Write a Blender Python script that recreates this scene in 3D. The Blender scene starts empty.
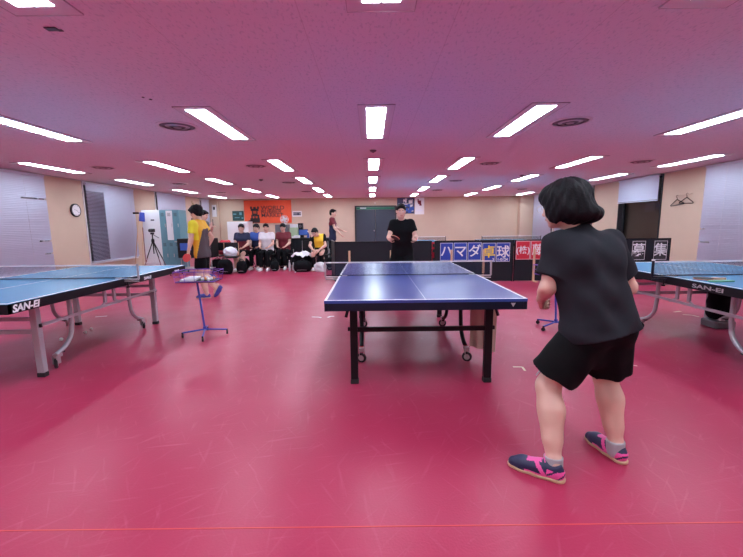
import bpy, bmesh, math, random
import numpy as np
from mathutils import Vector, Matrix

# ---------------------------------------------------------------- camera, world, exposure
scene = bpy.context.scene
C = scene.collection
PI = math.pi
FOCAL = 378.0                       # in pixels of a 743 x 557 frame
PITCH = math.atan(54.5 / FOCAL)
ROLL = math.radians(0.65)
cam_data = bpy.data.cameras.new('camera')
cam = bpy.data.objects.new('camera', cam_data)
C.objects.link(cam)
cam_data.sensor_width = 36.0
cam_data.lens = FOCAL * 36.0 / 743.0
cam_data.clip_start = 0.05
cam_data.clip_end = 100
_R0 = Vector((1, 0, 0)); _U0 = Vector((0, math.sin(PITCH), math.cos(PITCH))); _F0 = Vector((0, math.cos(PITCH), -math.sin(PITCH)))
_r = _R0 * math.cos(ROLL) - _U0 * math.sin(ROLL)
_u = _R0 * math.sin(ROLL) + _U0 * math.cos(ROLL)
cam.matrix_world = Matrix(((_r.x, _u.x, -_F0.x, 0), (_r.y, _u.y, -_F0.y, 0), (_r.z, _u.z, -_F0.z, 1.325), (0, 0, 0, 1)))
scene.camera = cam

world = bpy.data.worlds.new('night'); scene.world = world
world.use_nodes = True
world.node_tree.nodes['Background'].inputs[0].default_value = (0.02, 0.022, 0.03, 1)
world.node_tree.nodes['Background'].inputs[1].default_value = 0.6

LAMP_STRENGTH = 35.5                # every fluorescent ceiling light
vs = scene.view_settings
vs.view_transform = 'Standard'; vs.look = 'None'; vs.gamma = 1.0; vs.exposure = 0.0
vs.use_curve_mapping = False

# ---------------------------------------------------------------- materials
def new_mat(name):
    m = bpy.data.materials.new(name); m.use_nodes = True
    nt = m.node_tree
    return m, nt, nt.nodes['Principled BSDF']

def mat(name, col, rough=0.6, metal=0.0, spec=0.5, var=0.0, scale=8.0, bump=0.0, bscale=40.0, sheen=0.0):
    m, nt, b = new_mat(name)
    b.inputs['Base Color'].default_value = (*col, 1)
    b.inputs['Roughness'].default_value = rough
    b.inputs['Metallic'].default_value = metal
    b.inputs['Specular IOR Level'].default_value = spec
    if sheen: b.inputs['Sheen Weight'].default_value = sheen
    tc = nt.nodes.new('ShaderNodeTexCoord')
    n = nt.nodes.new('ShaderNodeTexNoise'); n.inputs['Scale'].default_value = scale; n.inputs['Detail'].default_value = 4
    nt.links.new(tc.outputs['Object'], n.inputs['Vector'])
    r = nt.nodes.new('ShaderNodeMix'); r.data_type = 'RGBA'
    v = max(var, 0.02)
    r.inputs[6].default_value = (*[c * (1 - v) for c in col], 1)
    r.inputs[7].default_value = (*[min(1, c * (1 + v)) for c in col], 1)
    nt.links.new(n.outputs['Fac'], r.inputs[0]); nt.links.new(r.outputs[2], b.inputs['Base Color'])
    if bump:
        n2 = nt.nodes.new('ShaderNodeTexNoise'); n2.inputs['Scale'].default_value = bscale; n2.inputs['Detail'].default_value = 3
        nt.links.new(tc.outputs['Object'], n2.inputs['Vector'])
        bp = nt.nodes.new('ShaderNodeBump'); bp.inputs['Strength'].default_value = bump; bp.inputs['Distance'].default_value = 0.01
        nt.links.new(n2.outputs['Fac'], bp.inputs['Height']); nt.links.new(bp.outputs['Normal'], b.inputs['Normal'])
    return m

def emit(name, col, s):
    m = bpy.data.materials.new(name); m.use_nodes = True; nt = m.node_tree; nt.nodes.clear()
    e = nt.nodes.new('ShaderNodeEmission'); e.inputs[0].default_value = (*col, 1); e.inputs[1].default_value = s
    o = nt.nodes.new('ShaderNodeOutputMaterial'); nt.links.new(e.outputs[0], o.inputs[0])
    return m

def math_node(nt, op, a=None, b=None, c=None):
    n = nt.nodes.new('ShaderNodeMath'); n.operation = op
    for i, v in enumerate((a, b, c)):
        if v is None: continue
        if isinstance(v, (int, float)): n.inputs[i].default_value = v
        else: nt.links.new(v, n.inputs[i])
    return n.outputs[0]

def floor_material():
    m, nt, b = new_mat('red_sports_floor')
    tc = nt.nodes.new('ShaderNodeTexCoord')
    base = (0.385, 0.018, 0.068)
    def noise(scale, detail, rot=0.0, stretch=(1, 1, 1), dist=0.0):
        mp = nt.nodes.new('ShaderNodeMapping'); mp.vector_type = 'TEXTURE'; mp.inputs['Rotation'].default_value = (0, 0, rot); mp.inputs['Scale'].default_value = stretch
        nt.links.new(tc.outputs['Object'], mp.inputs['Vector'])
        n = nt.nodes.new('ShaderNodeTexNoise'); n.inputs['Scale'].default_value = scale; n.inputs['Detail'].default_value = detail
        n.inputs['Distortion'].default_value = dist
        nt.links.new(mp.outputs[0], n.inputs['Vector']); return n.outputs['Fac']
    big = noise(0.9, 3)
    acc = math_node(nt, 'MULTIPLY', math_node(nt, 'SUBTRACT', big, 0.5), 0.25)
    # pale scuff streaks left by shoes
    for rot, sc in ((1.15, 2.6), (2.2, 2.9), (0.75, 3.2), (1.75, 2.2), (0.2, 3.0)):
        s = noise(sc, 2, rot, (1, 0.09, 1), 0.5)
        s = math_node(nt, 'MULTIPLY', math_node(nt, 'MAXIMUM', math_node(nt, 'SUBTRACT', s, 0.64), 0.0), 0.95)
        acc = math_node(nt, 'ADD', acc, s)
    acc = math_node(nt, 'ADD', acc, 0.07)
    acc.node.use_clamp = True
    mix = nt.nodes.new('ShaderNodeMix'); mix.data_type = 'RGBA'
    mix.inputs[6].default_value = (*base, 1); mix.inputs[7].default_value = (0.74, 0.24, 0.34, 1)
    nt.links.new(acc, mix.inputs[0]); nt.links.new(mix.outputs[2], b.inputs['Base Color'])
    rr = math_node(nt, 'ADD', math_node(nt, 'MULTIPLY', noise(3.0, 4), 0.12), 0.29)
    nt.links.new(rr, b.inputs['Roughness'])
    b.inputs['Specular IOR Level'].default_value = 0.27
    bp = nt.nodes.new('ShaderNodeBump'); bp.inputs['Strength'].default_value = 0.15; bp.inputs['Distance'].default_value = 0.004
    nt.links.new(noise(90, 2), bp.inputs['Height']); nt.links.new(bp.outputs['Normal'], b.inputs['Normal'])
    return m

def ceiling_material():
    m, nt, b = new_mat('rock_wool_ceiling')
    tc = nt.nodes.new('ShaderNodeTexCoord')
    n = nt.nodes.new('ShaderNodeTexNoise'); n.inputs['Scale'].default_value = 55; n.inputs['Detail'].default_value = 4
    mp = nt.nodes.new('ShaderNodeMapping'); mp.inputs['Scale'].default_value = (1, 0.45, 1)
    nt.links.new(tc.outputs['Object'], mp.inputs['Vector']); nt.links.new(mp.outputs[0], n.inputs['Vector'])
    ramp = nt.nodes.new('ShaderNodeValToRGB')
    ramp.color_ramp.elements[0].position = 0.33; ramp.color_ramp.elements[0].color = (0.68, 0.74, 0.78, 1)
    ramp.color_ramp.elements[1].position = 0.45; ramp.color_ramp.elements[1].color = (0.84, 0.86, 0.90, 1)
    nt.links.new(n.outputs['Fac'], ramp.inputs[0])
    # panel joints
    sx = nt.nodes.new('ShaderNodeSeparateXYZ'); nt.links.new(tc.outputs['Object'], sx.inputs[0])
    jx = math_node(nt, 'LESS_THAN', math_node(nt, 'FRACT', math_node(nt, 'DIVIDE', math_node(nt, 'ADD', sx.outputs[0], 20.42), 0.91)), 0.006)
    jy = math_node(nt, 'LESS_THAN', math_node(nt, 'FRACT', math_node(nt, 'DIVIDE', math_node(nt, 'ADD', sx.outputs[1], 20.0), 1.82)), 0.002)
    j = math_node(nt, 'MULTIPLY', math_node(nt, 'MAXIMUM', jx, jy), 0.2)
    mix = nt.nodes.new('ShaderNodeMix'); mix.data_type = 'RGBA'
    nt.links.new(j, mix.inputs[0]); nt.links.new(ramp.outputs[0], mix.inputs[6]); mix.inputs[7].default_value = (0.25, 0.2, 0.22, 1)
    nt.links.new(mix.outputs[2], b.inputs['Base Color'])
    b.inputs['Roughness'].default_value = 0.75
    b.inputs['Specular IOR Level'].default_value = 0.3
    return m

def net_material(name, col, cover, pitch=0.013):
    m, nt, b = new_mat(name)
    b.inputs['Base Color'].default_value = (*col, 1); b.inputs['Roughness'].default_value = 0.7
    tc = nt.nodes.new('ShaderNodeTexCoord'); sx = nt.nodes.new('ShaderNodeSeparateXYZ')
    nt.links.new(tc.outputs['Object'], sx.inputs[0])
    h = math_node(nt, 'ADD', sx.outputs[0], sx.outputs[1])
    a = math_node(nt, 'LESS_THAN', math_node(nt, 'FRACT', math_node(nt, 'DIVIDE', h, pitch)), cover)
    c = math_node(nt, 'LESS_THAN', math_node(nt, 'FRACT', math_node(nt, 'DIVIDE', sx.outputs[2], pitch)), cover)
    k = math_node(nt, 'MAXIMUM', a, c)
    nt.links.new(k, b.inputs['Alpha'])
    return m

M = {}
def K(key, *a, **k):
    M[key] = mat(key, *a, **k); return M[key]
M['floor'] = floor_material(); M['ceiling'] = ceiling_material()
K('beige_wall', (0.62, 0.47, 0.36), 0.8, var=0.05, scale=3, bump=0.05, bscale=120)
K('white_paint', (0.78, 0.77, 0.80), 0.5)
K('blind', (0.67, 0.71, 0.85), 0.5, spec=0.3)
K('dark_frame', (0.03, 0.03, 0.035), 0.4)
K('alu', (0.55, 0.54, 0.56), 0.35, metal=0.6)
K('steel', (0.62, 0.60, 0.62), 0.3, metal=0.9)
K('grey_metal', (0.47, 0.45, 0.49), 0.38, metal=0.35, var=0.04)
K('black_metal', (0.006, 0.006, 0.008), 0.4, spec=0.25)
K('black_rubber', (0.015, 0.015, 0.017), 0.6)
K('black_plastic', (0.010, 0.010, 0.012), 0.45, spec=0.3)
K('dark_vinyl', (0.014, 0.016, 0.022), 0.55, spec=0.25, var=0.15, scale=4, bump=0.2, bscale=14)
K('apron_navy', (0.006, 0.008, 0.02), 0.4, spec=0.3)
K('apron_black', (0.005, 0.005, 0.008), 0.45, spec=0.25)
K('table_navy', (0.030, 0.06, 0.27), 0.30, var=0.06, scale=2, bump=0.03, bscale=200)
K('table_blue', (0.09, 0.32, 0.55), 0.26, var=0.05, scale=2, bump=0.03, bscale=200)
K('line_white', (0.85, 0.85, 0.88), 0.4)
K('tape_cream', (0.80, 0.68, 0.50), 0.6)
K('orange_line', (0.62, 0.06, 0.06), 0.5)
K('wood', (0.66, 0.43, 0.27), 0.55, var=0.12, scale=14)
K('blue_paint', (0.05, 0.08, 0.42), 0.35)
K('purple_wire', (0.20, 0.08, 0.45), 0.4)
K('blue_banner', (0.02, 0.06, 0.42), 0.5)
K('red_banner', (0.66, 0.02, 0.05), 0.5)
K('yellow', (0.95, 0.68, 0.05), 0.6)
K('orange_banner', (0.78, 0.09, 0.03), 0.7, var=0.1, scale=3)
K('banner_black', (0.03, 0.015, 0.02), 0.6)
K('door_navy', (0.035, 0.045, 0.07), 0.45, var=0.08)
K('green_sign', (0.02, 0.16, 0.09), 0.4)
K('teal', (0.13, 0.30, 0.36), 0.4, var=0.05)
K('paper', (0.82, 0.80, 0.82), 0.7)
K('skin', (0.72, 0.44, 0.35), 0.5, var=0.07, scale=10, spec=0.4)
K('hair', (0.007, 0.006, 0.008), 0.6, spec=0.15, bump=0.35, bscale=110)
K('shirt_charcoal', (0.019, 0.019, 0.025), 0.85, var=0.1, scale=30, spec=0.15, bump=0.25, bscale=9)
K('shorts_black', (0.005, 0.005, 0.006), 0.8, spec=0.12, bump=0.3, bscale=12)
K('cloth_black', (0.006, 0.006, 0.008), 0.8, spec=0.12)
K('cloth_yellow', (0.85, 0.75, 0.03), 0.7)
K('cloth_orange', (0.80, 0.42, 0.02), 0.7)
K('cloth_grey', (0.07, 0.05, 0.06), 0.75)
K('cloth_maroon', (0.16, 0.012, 0.025), 0.75)
K('cloth_navy', (0.012, 0.016, 0.06), 0.75)
K('cloth_blue', (0.04, 0.10, 0.42), 0.75)
K('cloth_white', (0.75, 0.72, 0.76), 0.75)
K('shoe_navy', (0.02, 0.022, 0.07), 0.45)
K('shoe_pink', (0.85, 0.10, 0.38), 0.45)
K('shoe_blue', (0.05, 0.07, 0.35), 0.5)
K('gum_sole', (0.62, 0.42, 0.26), 0.5)
K('sock', (0.42, 0.40, 0.43), 0.8)
K('red_rubber', (0.55, 0.02, 0.025), 0.4)
K('eye_dark', (0.01, 0.01, 0.01), 0.2)
K('lip', (0.45, 0.15, 0.13), 0.5)
K('plastic_bag', (0.80, 0.80, 0.88), 0.35)
K('beige_cloth', (0.62, 0.42, 0.35), 0.85)
K('night_pane', (0.02, 0.02, 0.025), 0.08)
K('ball_white', (0.85, 0.83, 0.80), 0.4)
K('ball_orange', (0.85, 0.35, 0.08), 0.4)
K('straw', (0.42, 0.30, 0.14), 0.8)
K('poster_dark', (0.04, 0.05, 0.12), 0.5, var=0.5, scale=9)
K('poster_green', (0.01, 0.05, 0.05), 0.4, var=0.5, scale=12)
K('screen_blue', (0.05, 0.14, 0.55), 0.4)
K('grey_plastic', (0.14, 0.13, 0.15), 0.5)
K('pale_green', (0.45, 0.55, 0.36), 0.5)
K('cardboard', (0.48, 0.33, 0.20), 0.7)
K('green_cloth', (0.10, 0.40, 0.25), 0.6)
K('cloth_yellow_orange', (0.85, 0.55, 0.03), 0.7)
M['lamp'] = emit('fluorescent_tube_light', (0.80, 0.95, 1.08), LAMP_STRENGTH)
M['net'] = net_material('blue_black_net', (0.02, 0.03, 0.07), 0.17)

def glass_mat():
    m, nt, b = new_mat('window_glass')
    b.inputs['Base Color'].default_value = (0.55, 0.56, 0.6, 1); b.inputs['Roughness'].default_value = 0.03
    b.inputs['Transmission Weight'].default_value = 1.0; b.inputs['IOR'].default_value = 1.45
    return m
M['glass'] = glass_mat()
def poly_mat():
    m, nt, b = new_mat('clear_plastic')
    b.inputs['Base Color'].default_value = (0.9, 0.9, 0.95, 1); b.inputs['Roughness'].default_value = 0.15
    b.inputs['Alpha'].default_value = 0.45
    return m
M['clear'] = poly_mat()

# ---------------------------------------------------------------- mesh builder
class MB:
    def __init__(s): s.v = []; s.f = []; s.m = []; s.mats = []; s.cur = 0
    def use(s, key):
        if key not in s.mats: s.mats.append(key)
        s.cur = s.mats.index(key); return s
    def add(s, vs, fs):
        o = len(s.v); s.v += [tuple(v) for v in vs]
        for f in fs: s.f.append(tuple(i + o for i in f)); s.m.append(s.cur)
        return s
    def box(s, c, d, rot=None, taper=None):
        hx, hy, hz = d[0] / 2, d[1] / 2, d[2] / 2
        vs = []
        for z in (-1, 1):
            k = 1 if (taper is None or z < 0) else taper
            for x, y in ((-1, -1), (1, -1), (1, 1), (-1, 1)):
                vs.append(Vector((x * hx * k, y * hy * k, z * hz)))
        if rot is not None: vs = [rot @ v for v in vs]
        c = Vector(c)
        return s.add([v + c for v in vs], [(0, 3, 2, 1), (4, 5, 6, 7), (0, 1, 5, 4), (1, 2, 6, 5), (2, 3, 7, 6), (3, 0, 4, 7)])
    def b2(s, x0, x1, y0, y1, z0, z1):
        return s.box(((x0 + x1) / 2, (y0 + y1) / 2, (z0 + z1) / 2), (abs(x1 - x0), abs(y1 - y0), abs(z1 - z0)))
    def bar(s, p, q, w, h, up=(0, 0, 1)):
        p, q = Vector(p), Vector(q); d = (q - p); L = d.length; d.normalize()
        u = Vector(up)
        if abs(d.dot(u)) > 0.95: u = Vector((0, 1, 0))
        x = d.cross(u).normalized(); z = x.cross(d)
        R = Matrix((x, d, z)).transposed()
        return s.box((p + q) / 2, (w, L, h), R)
    def tube(s, pts, r, n=10, closed=False):
        pts = [Vector(p) for p in pts]; rs = r if isinstance(r, (list, tuple)) else [r] * len(pts)
        vs, fs = [], []; prev = None
        N = len(pts)
        for i, p in enumerate(pts):
            if closed: t = pts[(i + 1) % N] - pts[i - 1]
            else: t = pts[min(i + 1, N - 1)] - pts[max(i - 1, 0)]
            t.normalize()
            if prev is None:
                a = Vector((0, 0, 1)) if abs(t.z) < 0.9 else Vector((1, 0, 0))
            else: a = prev
            x = (a - t * a.dot(t)).normalized(); y = t.cross(x); prev = x
            for k in range(n):
                an = 2 * PI * k / n
                vs.append(p + (x * math.cos(an) + y * math.sin(an)) * rs[i])
        for i in range(N if closed else N - 1):
            j = (i + 1) % N
            for k in range(n):
                fs.append((i * n + k, i * n + (k + 1) % n, j * n + (k + 1) % n, j * n + k))
        if not closed:
            fs.append(tuple(range(n - 1, -1, -1))); fs.append(tuple((N - 1) * n + k for k in range(n)))
        return s.add(vs, fs)
    def lathe(s, prof, c=(0, 0, 0), axis=(0, 0, 1), n=24):
        ax = Vector(axis).normalized(); a = Vector((1, 0, 0)) if abs(ax.x) < 0.9 else Vector((0, 1, 0))
        x = (a - ax * a.dot(ax)).normalized(); y = ax.cross(x); c = Vector(c)
        vs, fs = [], []
        for r, h in prof:
            for k in range(n):
                an = 2 * PI * k / n
                vs.append(c + ax * h + (x * math.cos(an) + y * math.sin(an)) * r)
        for i in range(len(prof) - 1):
            for k in range(n):
                fs.append((i * n + k, i * n + (k + 1) % n, (i + 1) * n + (k + 1) % n, (i + 1) * n + k))
        fs.append(tuple(range(n - 1, -1, -1))); fs.append(tuple((len(prof) - 1) * n + k for k in range(n)))
        return s.add(vs, fs)
    def ball(s, c, r, n=12, sc=(1, 1, 1)):
        vs, fs = [], []; m = max(6, n // 2 + 2)
        c = Vector(c)
        for i in range(1, m):
            t = PI * i / m
            for k in range(n):
                a = 2 * PI * k / n
                vs.append(c + Vector((r * sc[0] * math.sin(t) * math.cos(a), r * sc[1] * math.sin(t) * math.sin(a), r * sc[2] * math.cos(t))))
        for i in range(m - 2):
            for k in range(n): fs.append((i * n + k, (i + 1) * n + k, (i + 1) * n + (k + 1) % n, i * n + (k + 1) % n))
        vs.append(c + Vector((0, 0, r * sc[2]))); vs.append(c - Vector((0, 0, r * sc[2])))
        T = len(vs) - 2
        for k in range(n): fs.append((T, k, (k + 1) % n)); fs.append((T + 1, (m - 2) * n + (k + 1) % n, (m - 2) * n + k))
        return s.add(vs, fs)
    def quad(s, a, b, c, d): return s.add([a, b, c, d], [(0, 1, 2, 3)])
    def build(s, name, key=None, parent=None, loc=(0, 0, 0), rotz=0.0, smooth=False, bevel=0.0):
        me = bpy.data.meshes.new(name)
        me.from_pydata(s.v, [], s.f)
        keys = s.mats if s.mats else [key]
        for k in keys: me.materials.append(M[k])
        if s.mats: me.polygons.foreach_set('material_index', s.m)
        me.update()
        bm = bmesh.new(); bm.from_mesh(me); bmesh.ops.recalc_face_normals(bm, faces=bm.faces); bm.to_mesh(me); bm.free()
        o = bpy.data.objects.new(name, me); C.objects.link(o)
        o.location = loc; o.rotation_euler = (0, 0, rotz)
        if parent is not None: o.parent = parent
        if smooth:
            me.polygons.foreach_set('use_smooth', [True] * len(me.polygons))
            try: me.set_sharp_from_angle(angle=math.radians(40))
            except Exception: pass
        if bevel:
            b = o.modifiers.new('bevel', 'BEVEL'); b.width = bevel; b.segments = 2; b.limit_method = 'ANGLE'
        return o

def tag(o, label=None, cat=None, group=None, kind=None):
    if label: o['label'] = label
    if cat: o['category'] = cat
    if group: o['group'] = group
    if kind: o['kind'] = kind
    return o
def thing(name, label, cat, loc=(0, 0, 0), rotz=0.0, group=None):
    o = bpy.data.objects.new(name, None); C.objects.link(o)
    o.location = loc; o.rotation_euler = (0, 0, rotz); o.empty_display_size = 0.1
    return tag(o, label, cat, group)
def struct(o): o['kind'] = 'structure'; return o
def dup(root, loc, rotz=None, label=None, group=None):
    r = root.copy(); C.objects.link(r); r.location = loc
    if rotz is not None: r.rotation_euler = (0, 0, rotz)
    if label: r['label'] = label
    if group: r['group'] = group
    for ch in list(root.children):
        c = ch.copy(); C.objects.link(c); c.parent = r
        for g in list(ch.children):
            d = g.copy(); C.objects.link(d); d.parent = c
    return r
def lettering(txt, size, key, parent, loc, rot, name='lettering', ext=0.001, align='CENTER', bold=0.0, sx=1.0, shear=0.0):
    """flat raised letters, converted to a mesh"""
    cu = bpy.data.curves.new('txt', 'FONT'); cu.body = txt; cu.size = size; cu.extrude = ext
    cu.align_x = align; cu.align_y = 'CENTER'; cu.offset = bold; cu.shear = shear
    t = bpy.data.objects.new('txt', cu); C.objects.link(t)
    bpy.context.view_layer.update()
    dg = bpy.context.evaluated_depsgraph_get()
    me = bpy.data.meshes.new_from_object(t.evaluated_get(dg))
    bpy.data.objects.remove(t)
    me.materials.clear(); me.materials.append(M[key])
    me.transform(Matrix.Diagonal((sx, 1, 1, 1)))
    o = bpy.data.objects.new(name, me); C.objects.link(o)
    o.location = loc; o.rotation_euler = rot
    if parent is not None: o.parent = parent
    return o

# ---------------------------------------------------------------- smooth implicit surfaces (people, bags, cloth)
def V(*a): return np.array(a, dtype=float)
class SDF:
    def __init__(s): s.p = []; s.planes = []; s.noise = None
    def cap(s, a, b, ra, rb=None, k=0.02, cut=None, cuta=None):
        s.p.append(('cap', np.array(a, float), np.array(b, float), ra, rb if rb is not None else ra, k, cut, cuta)); return s
    def ell(s, c, R, rad, k=0.02):
        s.p.append(('ell', np.array(c, float), np.array(R, float), np.array(rad, float), k)); return s
    def sub(s, c, R, rad, k=0.01):
        s.p.append(('sub', np.array(c, float), np.array(R, float), np.array(rad, float), k)); return s
    def plane(s, p, n): s.planes.append((np.array(p, float), np.array(n, float))); return s
    def mesh(s, vox):
        lo, hi = [], []
        for q in s.p:
            if q[0] == 'cap':
                r = max(q[3], q[4]); lo.append(np.minimum(q[1], q[2]) - r); hi.append(np.maximum(q[1], q[2]) + r)
            elif q[0] == 'ell':
                r = q[3].max(); lo.append(q[1] - r); hi.append(q[1] + r)
        lo = np.min(lo, 0) - vox * 4; hi = np.max(hi, 0) + vox * 4
        n = np.ceil((hi - lo) / vox).astype(int) + 1
        D = np.full(n, 0.3, dtype=np.float32)
        ax = [lo[i] + vox * np.arange(n[i]) for i in range(3)]
        for q in s.p:
            k = q[4] if q[0] != 'cap' else q[5]
            if q[0] == 'cap': r = max(q[3], q[4]); l = np.minimum(q[1], q[2]) - r; h = np.maximum(q[1], q[2]) + r
            else: r = q[3].max(); l = q[1] - r; h = q[1] + r
            mg = 0.03 + k
            i0 = np.maximum(np.floor((l - mg - lo) / vox).astype(int), 0); i1 = np.minimum(np.ceil((h + mg - lo) / vox).astype(int) + 1, n)
            X, Y, Z = np.meshgrid(ax[0][i0[0]:i1[0]], ax[1][i0[1]:i1[1]], ax[2][i0[2]:i1[2]], indexing='ij')
            P = np.stack((X, Y, Z), -1)
            if q[0] == 'cap':
                ab = q[2] - q[1]; L2 = max(ab @ ab, 1e-9)
                t = np.clip(((P - q[1]) @ ab) / L2, 0, 1)
                d = np.linalg.norm(P - q[1] - t[..., None] * ab, axis=-1) - (q[3] + (q[4] - q[3]) * t)
                if q[6] is not None:
                    u = ab / math.sqrt(L2)
                    d = np.maximum(d, (P - q[2]) @ u - q[6])
                if q[7] is not None:
                    u = ab / math.sqrt(L2)
                    d = np.maximum(d, (q[1] - P) @ u - q[7])
            else:
                L = (P - q[1]) @ q[2].T
                kk = np.linalg.norm(L / q[3], axis=-1); k2 = np.linalg.norm(L / (q[3] ** 2), axis=-1) + 1e-9
                d = kk * (kk - 1.0) / k2
            sl = tuple(slice(i0[i], i1[i]) for i in range(3))
            A = D[sl]
            if q[0] == 'sub':
                d = -d; h_ = np.maximum(k - np.abs(A - d), 0) / max(k, 1e-6)
                D[sl] = np.maximum(A, d) + h_ * h_ * k / 4
            else:
                h_ = np.maximum(k - np.abs(A - d), 0) / max(k, 1e-6)
                D[sl] = np.minimum(A, d) - h_ * h_ * k / 4
        if s.planes or s.noise:
            X, Y, Z = np.meshgrid(*ax, indexing='ij')
            if s.noise: D += s.noise(X, Y, Z)
            for p, nn in s.planes:
                D = np.maximum(D, (X - p[0]) * nn[0] + (Y - p[1]) * nn[1] + (Z - p[2]) * nn[2])
        # surface nets
        S = D < 0
        c = np.zeros(np.array(D.shape) - 1, dtype=np.int8)
        for dx in (0, 1):
            for dy in (0, 1):
                for dz in (0, 1): c += S[dx:dx + c.shape[0], dy:dy + c.shape[1], dz:dz + c.shape[2]]
        act = (c > 0) & (c < 8)
        idx = -np.ones(c.shape, dtype=np.int64); I = np.argwhere(act); idx[act] = np.arange(len(I))
        acc = np.zeros((len(I), 3)); cnt = np.zeros(len(I))
        cor = [(a, b, e) for a in (0, 1) for b in (0, 1) for e in (0, 1)]
        for a in cor:
            for axn in range(3):
                if a[axn]: continue
                b = list(a); b[axn] = 1
                da = D[I[:, 0] + a[0], I[:, 1] + a[1], I[:, 2] + a[2]]; db = D[I[:, 0] + b[0], I[:, 1] + b[1], I[:, 2] + b[2]]
                m = (da < 0) != (db < 0)
                t = np.where(m, da / np.where(m, da - db, 1), 0)
                pt = np.tile(np.array(a, float), (len(I), 1)); pt[:, axn] = t
                acc[m] += pt[m]; cnt[m] += 1
        verts = lo + (I + acc / cnt[:, None]) * vox
        faces = []
        for axn in range(3):
            o1, o2 = [(1, 2), (2, 0), (0, 1)][axn]
            sl0 = [slice(None)] * 3; sl1 = [slice(None)] * 3
            sl0[axn] = slice(0, -1); sl1[axn] = slice(1, None)
            A = S[tuple(sl0)]; B = S[tuple(sl1)]
            E = np.argwhere(A != B)
            E = E[(E[:, o1] > 0) & (E[:, o2] > 0) & (E[:, o1] < D.shape[o1] - 1) & (E[:, o2] < D.shape[o2] - 1)]
            ins = A[E[:, 0], E[:, 1], E[:, 2]]
            def at(d1, d2):
                q = E.copy(); q[:, o1] -= d1; q[:, o2] -= d2
                return idx[q[:, 0], q[:, 1], q[:, 2]]
            Q = np.stack((at(1, 1), at(0, 1), at(0, 0), at(1, 0)), 1)
            Q[~ins] = Q[~ins][:, ::-1]
            faces.append(Q)
        return verts, np.concatenate(faces)
    def build(s, name, keys, parent=None, vox=0.01, zone=None, smooth_it=1):
        v, f = s.mesh(vox)
        me = bpy.data.meshes.new(name); me.from_pydata(v.tolist(), [], f.tolist())
        keys = keys if isinstance(keys, (list, tuple)) else [keys]
        for k in keys: me.materials.append(M[k])
        if zone is not None:
            ce = v[f].mean(1); me.polygons.foreach_set('material_index', zone(ce).astype(np.int32))
        me.polygons.foreach_set('use_smooth', [True] * len(me.polygons)); me.update()
        if smooth_it:
            bm = bmesh.new(); bm.from_mesh(me)
            for _ in range(smooth_it): bmesh.ops.smooth_vert(bm, verts=bm.verts, factor=0.5, use_axis_x=True, use_axis_y=True, use_axis_z=True)
            bm.to_mesh(me); bm.free()
        o = bpy.data.objects.new(name, me); C.objects.link(o)
        if parent is not None:
            o.parent = parent; o.matrix_parent_inverse = Matrix.Translation(-Vector(parent.location))
        return o

# ---------------------------------------------------------------- the room
HW = 7.45            # half width
FARY = 17.75; NEARY = -4.0; H = 2.525
struct(MB().b2(-HW - .2, HW + .2, NEARY - .2, FARY + .2, -0.1, 0).build('floor', 'floor'))
struct(MB().b2(-HW - .2, HW + .2, NEARY - .2, FARY + .2, H, H + 0.1).build('ceiling', 'ceiling'))
WZ0, WZ1 = 0.34, 2.50
LWIN = [(4.2, 8.80), (9.99, 12.05), (13.30, 15.36), (16.75, 17.7)]
RWIN = [(4.0, 8.56), (9.84, 11.52), (12.85, 15.4), (15.6, 17.7)]
def side_wall(side, wins):
    x0, x1 = (-HW - .2, -HW) if side < 0 else (HW, HW + .2)
    m = MB(); y = NEARY
    for a, b in wins:
        m.b2(x0, x1, y, a, 0, H); m.b2(x0, x1, a, b, 0, WZ0); m.b2(x0, x1, a, b, WZ1, H); y = b
    m.b2(x0, x1, y, FARY + 0.2, 0, H)
    struct(m.build('wall_left' if side < 0 else 'wall_right', 'beige_wall'))
side_wall(-1, LWIN); side_wall(1, RWIN)
struct(MB().b2(-HW, HW, FARY, FARY + .2, 0, H).build('wall_far', 'beige_wall'))
struct(MB().b2(-HW, HW, NEARY - .2, NEARY, 0, H).build('wall_near', 'beige_wall'))
struct(MB().b2(-HW, -6.98, FARY - 0.16, FARY, 0, H).build('trim_1', 'beige_wall'))
struct(MB().b2(6.80, HW, FARY - 0.3, FARY, 0, H).build('trim_2', 'beige_wall'))
struct(MB().b2(-6.98, 6.8, FARY - .015, FARY, 0, .08).build('baseboard_far', 'grey_plastic'))
for s_, nm, wins in ((-1, 'baseboard_left', LWIN), (1, 'baseboard_right', RWIN)):
    x = s_ * HW
    struct(MB().b2(min(x, x - s_ * .015), max(x, x - s_ * .015), NEARY, FARY - .3, 0, .08).build(nm, 'grey_plastic'))
    # dark shadow-gap moulding at the ceiling
    struct(MB().b2(min(x, x - s_ * .02), max(x, x - s_ * .02), NEARY, FARY - .3, H - 0.022, H).build('trim_3' if s_ < 0 else 'trim_4', 'alu'))
wn = 0
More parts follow.
